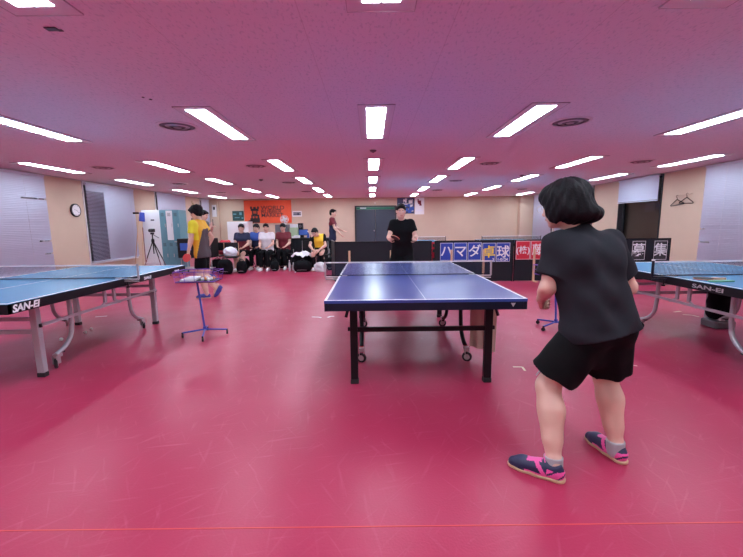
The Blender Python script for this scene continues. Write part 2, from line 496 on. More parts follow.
for s_, wins in ((-1, LWIN), (1, RWIN)):
    for wi, (a, b) in enumerate(wins):
        wn += 1
        xo = s_ * (HW + 0.13)
        g = struct(MB().b2(xo - .004, xo + .004, a, b, WZ0, WZ1).build('window_%d' % wn, 'glass'))
        m = MB()
        dark = (s_ > 0 and wi == 1)
        def fr(y0, y1, z0, z1, dx=0.07): m.b2(xo - dx / 2, xo + dx / 2, y0, y1, z0, z1)
        fr(a, a + .07, WZ0, WZ1); fr(b - .07, b, WZ0, WZ1); fr(a, b, WZ0, WZ0 + .07); fr(a, b, WZ1 - .07, WZ1)
        if not dark: fr((a + b) / 2 - .025, (a + b) / 2 + .025, WZ0, WZ1)
        m.build('window_frame', 'dark_frame' if dark else 'alu', g)
        # white reveal lining around the opening
        m = MB()
        for (y0, y1, z0, z1) in ((a, a + .02, WZ0, WZ1), (b - .02, b, WZ0, WZ1), (a, b, WZ0, WZ0 + .03), (a, b, WZ1 - .02, WZ1)):
            m.b2(min(s_ * (HW - .03), s_ * (HW + .09)), max(s_ * (HW - .03), s_ * (HW + .09)), y0, y1, z0, z1)
        m.build('window_sill', 'dark_frame' if dark else 'white_paint', g)
# dark town outside: a facade of unlit wall across the street
struct(MB().b2(-11.2, -11, -2, 24, -3, 6).build('wall_outside_left', 'dark_frame'))
struct(MB().b2(11, 11.2, -2, 24, -3, 6).build('wall_outside_right', 'cardboard'))

def blind(label, side, y0, y1, z0, z1, gaps=(), open_part=None, pitch=0.036, x=None):
    t = thing('venetian_blind', label, 'blind', (side * (HW - 0.075), y0, z1), group='venetian blinds')
    L = y1 - y0
    n = int((z1 - z0 - 0.05) / pitch)
    m = MB()
    rnd = random.Random(int(y0 * 10))
    def slat(ya, yb, z, tilt, sag=0.0):
        w = 0.0215
        dx, dz = math.cos(tilt) * w, math.sin(tilt) * w
        px, pz = math.sin(tilt) * 0.003, -math.cos(tilt) * 0.003
        # curved slat: three longitudinal edges, doubled for thickness
        rows = [(-dx * side, dz), (px * side, pz), (dx * side, -dz)]
        th = 0.0006
        vs = []
        for yy in (ya, yb):
            for a_, b_ in rows: vs.append((a_, yy, z + b_ + (sag if yy == yb else 0)))
            for a_, b_ in rows: vs.append((a_ + th * side, yy, z + b_ + (sag if yy == yb else 0)))
        m.add(vs, [(0, 1, 7, 6), (1, 2, 8, 7), (3, 9, 10, 4), (4, 10, 11, 5)])
    for i in range(n):
        z = -0.05 - (i + 0.5) * pitch
        ab = z1 + z
        gap = [g for g in gaps if abs(ab - g[0]) < pitch / 2]
        if gap:
            g = gap[0]; slat(0, L * g[1], z, 1.15); slat(L * g[1], L, z, 0.15, 0.006)
            continue
        if open_part and open_part[0] <= 0.0001 and ab < z1 - 0.20:
            slat(open_part[0], open_part[1] * L, z, 0.55); slat(open_part[1] * L, L, z, 1.12)
        else: slat(0, L, z, 1.12 + rnd.uniform(-.03, .03))
    m.build('slats', 'blind', t)
    MB().b2(-.02, .02, 0, L, -0.045, 0).build('headrail', 'blind', t)
    MB().b2(-.012, .012, 0, L, z0 - z1, z0 - z1 + 0.018).build('bottom_rail', 'blind', t)
    for f in (0.12, 0.88): MB().tube([(-side * .024, L * f, -.04), (-side * .024, L * f, z0 - z1 + .01)], 0.0012, 5).build('cord', 'white_paint', t)
    return t
blind('wide closed white blind beside the wall clock', -1, 4.25, 8.78, 0.36, 2.50, gaps=[(1.955, 0.86), (1.03, 0.93), (0.74, 0.95)])
blind('white blind with its near third turned open onto the dark, beyond the clock', -1, 10.03, 12.02, 0.40, 2.47, open_part=(0, 0.33))
blind('white blind behind the teal lockers', -1, 13.33, 15.33, 0.4, 2.5)
blind('white blind in the far corner past the yellow shirted player', -1, 16.78, 17.55, 0.4, 2.5)
blind('wide closed white blind on the wall by the nearest right hand table', 1, 4.1, 8.54, 0.36, 2.50, gaps=[(0.835, 0.94), (1.13, 0.97)])
blind('short white blind drawn halfway over the dark window beside the hangers', 1, 9.9, 11.48, 1.84, 2.50)
blind('white blind partly hidden by the head of the player in black', 1, 12.9, 15.37, 0.4, 2.5)
blind('white blind at the far end of the wall above the red banners', 1, 15.64, 17.4, 0.4, 2.5)
# vertical dark pull cords / posts by the windows
tag(MB().tube([(-HW + .05, 13.32, 2.5), (-HW + .06, 13.32, .5)], .012, 8).build('conduit', 'dark_frame'), 'thin dark vertical pipe on the wall before the blind behind the lockers', 'pipe')
tag(MB().tube([(HW - .05, 12.80, 2.5), (HW - .05, 12.80, .4)], .012, 8).build('conduit', 'dark_frame'), 'thin dark vertical pipe on the wall beside the head of the player in black', 'pipe')

# door and its header in the far wall
d = struct(MB().b2(-0.66, 0.215, FARY - .05, FARY, 0, 1.98).b2(0.225, 1.10, FARY - .05, FARY, 0, 1.98).build('door_1', 'door_navy', bevel=.004))
m = MB().b2(-.74, -.66, FARY - .07, FARY, 0, 2.16).b2(1.10, 1.18, FARY - .07, FARY, 0, 2.16).b2(-.66, 1.10, FARY - .07, FARY, 2.1, 2.16)
m.build('door_frame', 'dark_frame', d)
MB().b2(-.66, 1.10, FARY - .06, FARY, 1.985, 2.09).build('header_panel', 'green_sign', d)
MB().ball((0.16, FARY - .09, 1.02), .03).tube([(.16, FARY - .09, 1.02), (.16, FARY - .04, 1.02)], .012).build('door_knob', 'steel', d, smooth=True)
ex = thing('exit_light', 'small lit strip over the dark double door', 'sign', (-.35, FARY - .07, 2.05))
MB().b2(-.14, .14, -.02, 0, -.02, .02).build('diffuser', 'white_paint', ex)
MB().b2(-.16, .16, -.012, 0, -.03, .03).build('casing', 'green_sign', ex)
tag(MB().b2(-.03, .03, -.03, 0, -.02, .02).ball((0, -.03, 0), .022, 10).build('door_closer_lamp', 'white_paint', loc=(0.2, FARY, 2.28)), 'tiny round white sensor on the wall above the dark double door', 'sensor')

# orange line across the floor, and the tape marks
struct(MB().b2(-HW, HW, 1.495, 1.502, 0.0, 0.0012).build('trim_5', 'orange_line'))
def tape(label, pts, w=0.035, key='tape_cream'):
    m = MB()
    for a, b in zip(pts[:-1], pts[1:]):
        a = Vector((*a, .001)); b = Vector((*b, .001)); m.bar(a, b, w, .001)
    tag(m.build('floor_tape', key), label, 'tape', 'tape marks on the floor')
tape('cream L-shaped tape mark on the floor between the dark table and the bending player', [(1.30, 3.345), (1.385, 3.342), (1.375, 3.25)], .02)
tape('cream angled tape mark on the floor behind the player in black', [(2.36, 3.31), (2.385, 3.36), (2.445, 3.335)], .02)
tape('short pale tape mark on the floor beyond the wheel of the left light blue table', [(-4.12, 5.50), (-3.98, 5.55)], .03, 'line_white')
tape('pale bent tape mark on the floor left of the dark blue table', [(-.87, 5.35), (-.76, 5.33), (-.73, 5.29)], .03, 'line_white')
tape('pale tape tick on the floor nearer the dark blue table leg', [(-.64, 5.31), (-.60, 5.37), (-.55, 5.37)], .03, 'line_white')
tape('cream tape dash on the floor under the right light blue table', [(4.42, 5.40), (4.56, 5.44)], .03)
tape('cream bent tape mark on the floor near the black bag under the right table', [(4.42, 5.24), (4.52, 5.2), (4.53, 5.1)], .03)

# ---------------------------------------------------------------- ceiling lights
COLX = [-6.45, -4.13, -1.81, 0.07, 1.84, 4.22, 6.5]
COLN = ['outermost column by the clock wall', 'second column from the clock wall', 'column just clock-side of the middle', 'middle column above the dark blue table',
        'column just hanger-side of the middle', 'second column from the hanger wall', 'outermost column by the hanger wall']
ROWY = [-1.6, 1.56, 4.82, 7.98, 10.65, 13.5, 16.3]
ROWN = ['behind the photographer', 'nearest the camera', 'second from the camera', 'third from the camera', 'fourth from the camera', 'fifth from the camera', 'farthest from the camera']
def make_light():
    t = thing('ceiling_light', 'x', 'ceiling light', group='recessed fluorescent lights')
    L, W = 1.38, 0.205
    m = MB()
    # white tray lip around the opening
    for (x0, x1, y0, y1) in ((-.19, -W / 2, -.78, .78), (W / 2, .19, -.78, .78), (-W / 2, W / 2, -.78, -L / 2), (-W / 2, W / 2, L / 2, .78)):
        m.b2(x0, x1, y0, y1, -.006, .0)
    m.build('frame', 'white_paint', t)
    m = MB()
    for (x0, x1, y0, y1) in ((-.193, -.19, -.783, .783), (.19, .193, -.783, .783), (-.193, .193, -.783, -.78), (-.193, .193, .78, .783)):
        m.b2(x0, x1, y0, y1, -.009, .0)
    m.build('trim_edge', 'grey_metal', t)
    m = MB()
    m.b2(-W / 2, W / 2, -L / 2, L / 2, -.008, -.004)
    m.build('diffuser', 'lamp', t)
    m = MB()
    for i in range(1, 6): y = -L / 2 + L * i / 6; m.b2(-W / 2, W / 2, y - .006, y + .006, -.014, -.008)
    m.b2(-.006, .006, -L / 2, L / 2, -.014, -.008)
    m.build('louvre', 'alu', t)
    return t
lt0 = None
for r_, y in enumerate(ROWY):
    for c_, x in enumerate(COLX):
        if r_ == 0 and c_ in (0, 6): continue
        lab = 'recessed fluorescent light, %s, %s' % (COLN[c_], ROWN[r_])
        if lt0 is None:
            lt0 = make_light(); lt0.location = (x, y, H); lt0['label'] = lab
        else: dup(lt0, (x, y, H), label=lab)

def make_vent():
    t = thing('ceiling_vent', 'x', 'vent', group='round ceiling air vents')
    MB().lathe([(.235, 0), (.235, -.008), (.215, -.014), (.20, -.014), (.20, -.002)], n=36).build('outer_ring', 'white_paint', t, smooth=True)
    for q, (r, key) in enumerate(((.17, 'grey_plastic'), (.125, 'alu'), (.08, 'grey_plastic'))):
        MB().lathe([(r + .012, -.006 - q * .004), (r - .015, -.022 - q * .004), (r - .02, -.020 - q * .004), (r, -.004 - q * .004)], n=32).build('cone_ring', key, t, smooth=True)
    MB().lathe([(.20, -.001), (.20, -.003), (.0, -.003)], n=32).build('throat', 'dark_frame', t)
    MB().lathe([(.045, -.01), (.045, -.028), (.0, -.03)], n=20).build('centre_cap', 'alu', t)
    return t
v0 = None
VN = {0: 'next to the clock wall', 1: 'clock-side of the middle', 2: 'hanger-side of the middle', 3: 'next to the hanger wall'}
for (ci, x) in ((0, -5.42), (1, -2.32), (2, 2.42), (3, 5.5)):
    for ri, y in enumerate((4.78, 7.92, 11.0, 14.0)):
        lab = 'round grey ceiling air vent %s, %s' % (VN[ci], ['nearest the camera', 'second from the camera', 'third from the camera', 'farthest from the camera'][ri])
        if v0 is None: v0 = make_vent(); v0.location = (x, y, H); v0['label'] = lab
        else: dup(v0, (x, y, H), label=lab)
def detector(x, y, label):
    t = thing('smoke_detector', label, 'smoke detector', (x, y, H), group='small ceiling detectors')
    MB().lathe([(.055, 0), (.055, -.014), (.035, -.03), (.0, -.032)], n=20).build('housing', 'grey_plastic', t, smooth=True)
    MB().lathe([(.012, -.03), (.012, -.042), (.0, -.043)], n=10).build('sensor_tip', 'dark_frame', t)
detector(.05, 6.45, 'round grey smoke detector between the two nearest lights of the middle column')
detector(3.9, 10.0, 'small dark detector on the ceiling over the red banners')
detector(-2.9, 10.3, 'small dark detector on the ceiling toward the orange banner')
tag(MB().b2(-.035, .035, -.02, .02, -.006, 0).b2(.02, .05, .01, .03, -.004, 0).build('ceiling_scar', 'dark_frame', loc=(-1.93, 2.50, H)), 'dark torn patch in the ceiling near the top left corner light', 'patch')
tag(MB().lathe([(.012, 0), (.012, -.005), (0, -.006)], n=8).lathe([(.015, 0), (.015, -.005), (0, -.006)], c=(.035, .06, 0), n=8).build('screw_hole', 'dark_frame', loc=(-2.12, 3.75, H)), 'pair of small dark holes in the ceiling before the vent', 'hole')
tag(MB().lathe([(.01, 0), (.01, -.005), (0, -.006)], n=8).build('screw_hole', 'dark_frame', loc=(-.93, 2.2, H)), 'single dark hole in the near part of the ceiling', 'hole')

# ---------------------------------------------------------------- table tennis tables
def make_table(label, cx, cy, top, frame, apron, brand=None, legoff=(0.53, 0.90), jend=0.67, jtop=0.46, waxis=(.8, .6, 0), detail=True, group=None):
    t = thing('table_tennis_table', label, 'table tennis table', (cx, cy, 0), group=group)
    W, L, Z = 1.525, 2.74, 0.76
    for s_ in (-1, 1):
        m = MB().use(top)
        y0, y1 = (0.004, L / 2) if s_ > 0 else (-L / 2, -0.004)
        m.b2(-W / 2, W / 2, y0, y1, Z - (.022 if top == 'table_navy' else .005), Z)
        m.use('line_white'); e = .0006
        ye = s_ * L / 2
        m.b2(-W / 2, -W / 2 + .02, y0, y1, Z, Z + e); m.b2(W / 2 - .02, W / 2, y0, y1, Z, Z + e)
        m.b2(-W / 2 + .02, W / 2 - .02, min(ye, ye - s_ * .02), max(ye, ye - s_ * .02), Z, Z + e)
        m.b2(-.0015, .0015, min(s_ * .004, ye - s_ * .02), max(s_ * .004, ye - s_ * .02), Z, Z + e)
        m.build('tabletop', None, t)
        m = MB()
        a, b = (y0, y1)
        zt = .022 if top == 'table_navy' else .005
        q = .0015
        m.b2(-W / 2 + q, -W / 2 + .03, a, b, Z - .082, Z - zt); m.b2(W / 2 - .03, W / 2 - q, a, b, Z - .082, Z - zt)
        m.b2(-W / 2 + q, W / 2 - q, min(ye - s_ * q, ye - s_ * .03), max(ye - s_ * q, ye - s_ * .03), Z - .082, Z - zt)
        m.b2(-W / 2 + .03, W / 2 - .03, min(s_ * .03, s_ * .06), max(s_ * .03, s_ * .06), Z - .07, Z - zt)
        m.build('apron', apron, t)
        lx, ly = legoff
        for sx in (-1, 1):
            g = MB().box((sx * lx, s_ * ly, .37), (.062, .05, .66)).build('leg', frame, t, bevel=.006)
            MB().box((sx * lx, s_ * ly, .02), (.068, .056, .04)).build('foot', 'black_rubber', g, bevel=.006)
            # curved wheel leg
            jy = jtop; pts = [(sx * (lx - .045), s_ * jy, Z - .08), (sx * (lx - .045), s_ * jy, .42), (sx * (lx - .045), s_ * (jy + .01), .34)]
            for k in range(1, 7):
                a_ = k / 6 * PI * .44
                pts.append((sx * (lx - .045), s_ * (jy + .01 + (1 - math.cos(a_)) * .26), .34 - math.sin(a_) * .21))
            pts.append((sx * (lx - .045), s_ * (jend - .03), .115))
            w = MB().tube(pts, .021, 10).build('wheel_leg', frame, t, smooth=True)
            cw = MB()
            cw.box((sx * (lx - .045), s_ * jend, .118), (.05, .06, .035)).box((sx * (lx - .045) - .02, s_ * (jend + .02), .08), (.005, .05, .08)).box((sx * (lx - .045) + .02, s_ * (jend + .02), .08), (.005, .05, .08))
            cw.build('caster_fork', 'steel', w, bevel=.003)
            MB().use('black_rubber').lathe([(.036, -.014), (.047, -.009), (.047, .009), (.036, .014)], c=(sx * (lx - .045), s_ * (jend + .03), .045), axis=waxis, n=20).use('steel').lathe([(.028, -.015), (.028, .015)], c=(sx * (lx - .045), s_ * (jend + .03), .045), axis=waxis, n=16).build('wheel', None, w, smooth=True)
            if detail:
                MB().box((sx * (lx - .045), s_ * (jend - .045), .135), (.035, .05, .012)).build('brake_pedal', 'red_rubber' if frame == 'black_metal' else 'black_plastic', w)
        m = MB().box((0, s_ * ly, .465 if frame == 'black_metal' else .415), (2 * lx - .06, .022, .038)); m.build('cross_bar', frame, t)
        if frame != 'black_metal': MB().box((0, s_ * ly, .53), (2 * lx - .06, .022, .034)).build('cross_bar', frame, t)
        else: MB().box((0, s_ * ly, .665), (2 * lx - .06, .03, .025)).build('cross_bar', frame, t)
        MB().box((0, s_ * .24, .66), (2 * lx - .09, .03, .03)).build('cross_bar', frame, t)
        for sx in (-1, 1):
            # V shaped hinge bracket and stay
            x = sx * (lx + .04)
            MB().bar((x, s_ * .075, Z - .08), (x, s_ * .075, .50), .02, .035, up=(0, 1, 0)).bar((x, s_ * .075, .51), (x, s_ * .17, .46), .012, .02).build('hinge_bracket', frame, t)
            MB().box((sx * (lx + .035), s_ * ly, .47), (.03, .02, .03)).build('lock_knob', 'black_plastic', t)
    for sx in (-1, 1):
        x = sx * (legoff[0] + .045)
        if frame != 'black_metal':
            MB().bar((x, -legoff[1], .475), (x, legoff[1], .475), .018, .026).build('side_rail', frame, t)
        else:
            MB().bar((x - sx * .02, -.26, .60), (x - sx * .02, .26, .60), .016, .02).build('side_rail', frame, t)
            MB().bar((x, -legoff[1] - .035, .64), (x + sx * .015, -legoff[1] - .05, .58), .014, .02).build('release_lever', frame, t)
    return t
def make_net(label, cx, cy, postkey='grey_metal', tapekey='line_white'):
    t = thing('table_tennis_net', label, 'net', (cx, cy, .76))
    w = .915; h = .1525
    MB().box((0, 0, h / 2), (2 * w - .02, .0015, h - .02)).build('netting', 'net', t)
    MB().box((0, 0, h - .004), (2 * w - .01, .005, .013)).build('top_tape', tapekey, t)
    MB().box((0, 0, .006), (2 * w - .02, .003, .008)).build('bottom_cord', 'apron_navy', t)
    for s_ in (-1, 1):
        p = MB().box((s_ * w, 0, h / 2 - .002), (.018, .018, h + .012)).build('post', postkey, t, bevel=.002)
        MB().bar((s_ * w, 0, -.012), (s_ * .70, 0, -.012), .022, .014).bar((s_ * w, 0, -.034), (s_ * .72, 0, -.034), .016, .01).box((s_ * (.7625 - .06), 0, .004), (.06, .06, .006)).build('clamp', postkey, p)
        MB().lathe([(.007, 0), (.007, -.05), (.018, -.052), (.018, -.068), (0, -.07)], c=(s_ * .79, 0, -.036), n=12).build('clamp_screw', 'black_plastic', p)
    return t
tc_ = make_table('dark blue table tennis table with black legs in the middle of the hall', .405, 4.145, 'table_navy', 'black_metal', 'apron_navy', legoff=(.555, 1.115), jend=.60, jtop=.34, waxis=(.35, 1, 0))
tl_ = make_table('light blue table tennis table with grey legs by the clock wall', -3.495, 4.15, 'table_blue', 'grey_metal', 'apron_black')
tr_ = make_table('light blue table tennis table with grey legs by the hanger wall', 3.81, 3.86, 'table_blue', 'grey_metal', 'apron_black')
make_net('net with grey posts clamped across the dark blue table', .405, 4.145, 'alu')
make_net('net with a grey post across the light blue table by the clock wall', -3.495, 4.15)
make_net('net with a dark post across the light blue table by the hanger wall', 3.81, 3.86, 'apron_navy')
# far pair of tables
make_table('blue table tennis table behind the black barriers, beyond the opponent', 1.42, 11.9, 'table_blue', 'grey_metal', 'apron_black', detail=False)
make_table('blue table tennis table behind the red banners', 4.36, 11.8, 'table_blue', 'grey_metal', 'apron_black', detail=False)
make_net('net on the far table beyond the opponent', 1.42, 11.9, 'dark_frame')
make_net('net on the far table behind the red banners', 4.36, 11.8, 'dark_frame')
# marks on the table edges
lettering('SAN-EI', .078, 'line_white', tl_, (.7625 + .0005, -1.22, .712), (PI / 2, 0, PI / 2), bold=.0025, sx=1.02, shear=.25)
lettering('SAN-EI', .05, 'line_white', tl_, (.7625 + .0005, .42, .706), (PI / 2, 0, PI / 2), bold=.001, shear=.25)
lettering('SAN-EI', .04, 'line_white', tl_, (.7625 + .0005, 1.12, .706), (PI / 2, 0, PI / 2), bold=.001, shear=.25)
lettering('SAN-EI', .05, 'alu', tr_, (-.7625 - .0005, -.48, .712), (PI / 2, 0, -PI / 2), bold=.001, sx=2.2)
MB().add([(.018, 0, 0), (-.018, 0, 0), (0, 0, -.03)], [(0, 1, 2)]).add([(.018, -.0006, 0), (-.018, -.0006, 0), (0, -.0006, -.03)], [(0, 1, 2)]).build('triangle_mark', 'alu', tc_, loc=(.655, -1.3715, .728))
# the brown folded cloth under each end of the left table
tag(MB().box((0, 0, 0), (.30, .02, .15)).box((.0, .015, -.01), (.28, .012, .12)).build('cardboard_sheet', 'cardboard', loc=(-3.62, 4.30, .56)), 'brown cardboard sheet tucked under the light blue table by the clock wall', 'cardboard')

# ---------------------------------------------------------------- barriers with banners
def barrier(label, x0, x1, y, posts, rot=0.0, h=.94, front=True):
    w = x1 - x0; cx = (x0 + x1) / 2
    t = thing('court_barrier', label, 'barrier', (cx, y, 0), rot, 'black court barriers')
    MB().b2(-w / 2 + .012, w / 2 - .012, -.012, .012, .03, h - .01).build('panel', 'dark_vinyl', t)
    m = MB().b2(-w / 2, -w / 2 + .022, -.016, .016, 0, h).b2(w / 2 - .022, w / 2, -.016, .016, 0, h).b2(-w / 2, w / 2, -.016, .016, h - .022, h).b2(-w / 2, w / 2, -.016, .016, 0.012, .035)
    m.build('frame', 'black_metal', t, bevel=.003)
    for px in posts:
        X = px - cx
        p = MB().b2(X - .021, X + .021, -.050, -.016, 0, .735).build('support_post', 'wood', t)
        MB().b2(X - .025, X + .025, -.22, -.016, 0, .022).build('support_foot', 'wood', p)
    return t
YB = 8.5
b1 = barrier('plain black barrier with two wooden posts behind the dark blue table', -.82, 1.36, YB, (-.49, .44))
b0 = barrier('plain black barrier turned away beside the seated man in the yellow vest', -.90 - .55, -.90 + .55, 9.05, (), rot=math.radians(100))
b2 = barrier('black barrier carrying the blue banner panels', 1.42, 3.20, YB, (1.80, 2.52))
b3 = barrier('black barrier carrying the red banner panels', 3.215, 5.0, YB, (3.66,))
b4 = barrier('black barrier with white framed characters near the dark window', 5.02, 6.72, YB, (5.4,))
def panel_sign(name, label, x, z, w, h, bg, txt, key, y, border='line_white', size=.3, cat='banner panel', group=None, bold=.006, sx=1.0):
    t = thing(name, label, cat, (x, y, z), group=group)
    MB().box((0, 0, 0), (w, .008, h)).build('panel', bg, t)
    if border:
        b = .008; m = MB()
        m.box((0, -.005, h / 2 - b), (w - b, .002, b)).box((0, -.005, -h / 2 + b), (w - b, .002, b)).box((w / 2 - b, -.005, 0), (b, .002, h - b)).box((-w / 2 + b, -.005, 0), (b, .002, h - b))
        m.build('border', border, t)
    if txt: lettering(txt, size, key, t, (0, -.0055, -size * 0.02), (PI / 2, 0, 0), bold=bold, sx=sx)
    return t
ysn = YB - .022
BX = [(1.545, 1.835), (1.85, 2.15), (2.165, 2.475), (2.49, 2.79), (2.805, 3.115)]
for i, ((a, b), ch) in enumerate(zip(BX, 'ハマダ卓球')):
    nm = ['first', 'second', 'third', 'fourth', 'fifth'][i]
    t = panel_sign('banner_panel', 'blue banner panel with a %s character, %s of the blue row' % ('yellow' if i == 3 else 'white', nm), (a + b) / 2, .69 if i < 3 else .665, b - a, .40 if i < 3 else .43, 'blue_banner', ch, 'yellow' if i == 3 else 'line_white', ysn, group='blue banner panels', size=.29, bold=.004)
    if i == 4: lettering('1-0124', .085, 'line_white', t, (-.01, -.0058, -.165), (PI / 2, 0, 0), bold=.002)
    if i == 3: lettering('3', .085, 'line_white', t, (.10, -.0058, -.165), (PI / 2, 0, 0), bold=.002)
for i, (x, ch) in enumerate(((3.405, '(株)'), (3.735, '藤'))):
    panel_sign('banner_panel', 'red banner panel with white lettering, %s' % ['at the edge next to the blue row', 'beside the shoulder of the player in black'][i], x, .705, .32, .42, 'red_banner', ch, 'line_white', ysn, group='red banner panels', size=.27 if i else .19, bold=.002)
for i, (x, ch) in enumerate(((6.0, '募'), (6.49, '集'))):
    panel_sign('character_panel', 'black panel with a bold white character, %s' % ['nearer the player in black', 'nearer the hanger wall'][i], x, .67, .30, .43, 'dark_frame', ch, 'line_white', ysn, group='white framed character panels', size=.31, bold=.003)
# folded scoreboard in the gap
t = thing('score_counter', 'narrow red and white flip scoreboard in the gap before the blue banners', 'scoreboard', (1.39, 8.66, 0))
MB().b2(-.06, .09, -.02, .02, .40, .90).build('board', 'red_banner', t)
for z in (.45, .55, .66, .78, .86): MB().b2(-.05, -.005, -.024, -.018, z - .04, z + .03).build('number_card', 'paper', t)
for z in (.5, .7, .82): MB().b2(.01, .06, -.024, -.018, z - .03, z + .04).build('number_card', 'dark_frame', t)
MB().b2(-.02, .02, -.02, .02, 0, .4).b2(-.1, .1, -.1, .12, 0, .02).build('stand', 'alu', t)

# ---------------------------------------------------------------- people
def unit(v): v = np.array(v, float); return v / np.linalg.norm(v)
def frame_of(f, up=(0, 0, 1)):
    f = unit(f); r = unit(np.cross(f, up)); u = np.cross(r, f)
    return r, f, u

def add_hand(B, wr, d, n, curl=0.6, side=1, s=1.0, thumb_curl=0.5, fine=True):
    """palm, four fingers of unequal length and a thumb. d: along the hand, n: the way the palm faces, side: +1 thumb on d x n"""
    d = unit(d); n = unit(np.array(n, float) - d * np.dot(n, d)); t = np.cross(d, n) * side
    wr = np.array(wr, float)
    for o in (-.025, -.008, .010, .027):
        B.cap(wr + d * .012 * s + t * o * .7 * s, wr + d * .085 * s + t * o * s, .0145 * s, .0125 * s, k=.012)
    for o, L, a0 in ((.030, .072, 0), (.010, .080, .03), (-.010, .074, .05), (-.029, .058, .08)):
        p = wr + d * .082 * s + t * o * s
        dirv = d; ang = 0
        for seg, (fr, r0, r1) in enumerate(((.45, .0095, .0088), (.31, .0088, .0080), (.24, .0080, .0070))):
            ang += curl * (0.75 if seg == 0 else 1.0) + a0
            dv = d * math.cos(ang) + n * math.sin(ang)
            q = p + dv * L * fr * s
            B.cap(p, q, r0 * s, r1 * s, k=.004); p = q
    p = wr + d * .025 * s + t * .026 * s
    d1 = unit(d * .55 + t * .75 + n * .35); q = p + d1 * .040 * s
    B.cap(p, q, .0135 * s, .0105 * s, k=.010)
    d2 = unit(d * .8 + t * .25 + n * (.3 + thumb_curl)); p = q; q = p + d2 * .030 * s; B.cap(p, q, .0105 * s, .009 * s, k=.004)
    d3 = unit(d * .75 - t * .1 + n * (.5 + thumb_curl)); B.cap(q, q + d3 * .024 * s, .009 * s, .0075 * s, k=.004)

def add_head(B, c, f, s=1.0, up=(0, 0, 1)):
    r, f, u = frame_of(f, up); R = np.array([r, f, u]); c = np.array(c, float)
    P = lambda a, b, e: c + (r * a + f * b + u * e) * s
    B.ell(P(0, -.012, .025), R, np.array([.075, .093, .090]) * s, k=.02)
    B.ell(P(0, .022, -.03), R, np.array([.062, .068, .078]) * s, k=.03)
    B.cap(P(-.03, .035, -.075), P(.03, .035, -.075), .030 * s, k=.03)            # jaw
    B.cap(P(0, .068, -.088), P(0, .070, -.092), .018 * s, k=.02)                 # chin
    B.cap(P(-.035, .078, .022), P(.035, .078, .022), .012 * s, k=.02)            # brow
    B.cap(P(0, .088, .010), P(0, .108, -.028), .008 * s, .0125 * s, k=.012)      # nose
    B.cap(P(-.012, .098, -.032), P(.012, .098, -.032), .0085 * s, k=.008)
    B.cap(P(-.016, .085, -.060), P(.016, .085, -.060), .0085 * s, k=.010)        # lips
    for q in (-1, 1):
        B.sub(P(q * .031, .096, .004), R, np.array([.018, .012, .011]) * s, k=.014)
        B.cap(P(q * .045, .060, -.022), P(q * .048, .045, -.03), .018 * s, k=.03)   # cheek
        B.ell(P(q * .077, -.008, -.006), R, np.array([.010, .019, .032]) * s, k=.006)  # ear
    return P, R
def child_fix(o, t):
    o.parent = t; o.matrix_parent_inverse = Matrix.Translation(-Vector(t.location)); return o

def add_shoe(name, t, heel, toe, up, keys, vox=.006, zone=None, s=1.0, sole='gum_sole', ankle=None):
    heel = np.array(heel, float); toe = np.array(toe, float); d = unit(toe - heel); up = unit(np.array(up, float) - d * np.dot(up, d)); sd = np.cross(d, up)
    L = np.linalg.norm(toe - heel)
    Q = lambda a, b, e: heel + d * a * L + sd * b * s + up * e * s
    B = SDF()
    B.cap(Q(.14, 0, .036), Q(.42, 0, .036), .036 * s, .037 * s, k=.02)
    B.cap(Q(.42, 0, .034), Q(.72, .002, .030), .037 * s, .042 * s, k=.03)
    B.cap(Q(.72, .004, .028), Q(.865, 0, .024), .042 * s, .031 * s, k=.02)
    B.cap(Q(.16, 0, .05), Q(.20, 0, .082), .034 * s, .034 * s, k=.02, cut=-.004)
    B.cap(Q(.36, 0, .066), Q(.62, 0, .045), .026 * s, .022 * s, k=.03)
    B.plane(Q(0, 0, .012), -up)
    u = child_fix(B.build(name, keys, None, vox, zone=(lambda ce: zone((ce - heel) @ d / L, (ce - heel) @ sd / s, (ce - heel) @ up / s)) if zone else None), t)
    S = SDF()
    S.cap(Q(.13, 0, .012), Q(.42, 0, .012), .038 * s, .036 * s, k=.02).cap(Q(.42, 0, .012), Q(.72, .004, .012), .036 * s, .044 * s, k=.03).cap(Q(.72, .004, .012), Q(.875, 0, .014), .044 * s, .032 * s, k=.02)
    S.plane(Q(0, 0, 0), -up); S.plane(Q(0, 0, .019), up)
    so = S.build('sole', sole, None, min(vox, .006))
    so.parent = u; so.matrix_parent_inverse = u.matrix_parent_inverse.copy() if False else Matrix.Identity(4)
    so.matrix_parent_inverse = (u.matrix_parent_inverse).inverted() @ u.matrix_parent_inverse
    return u, so, Q

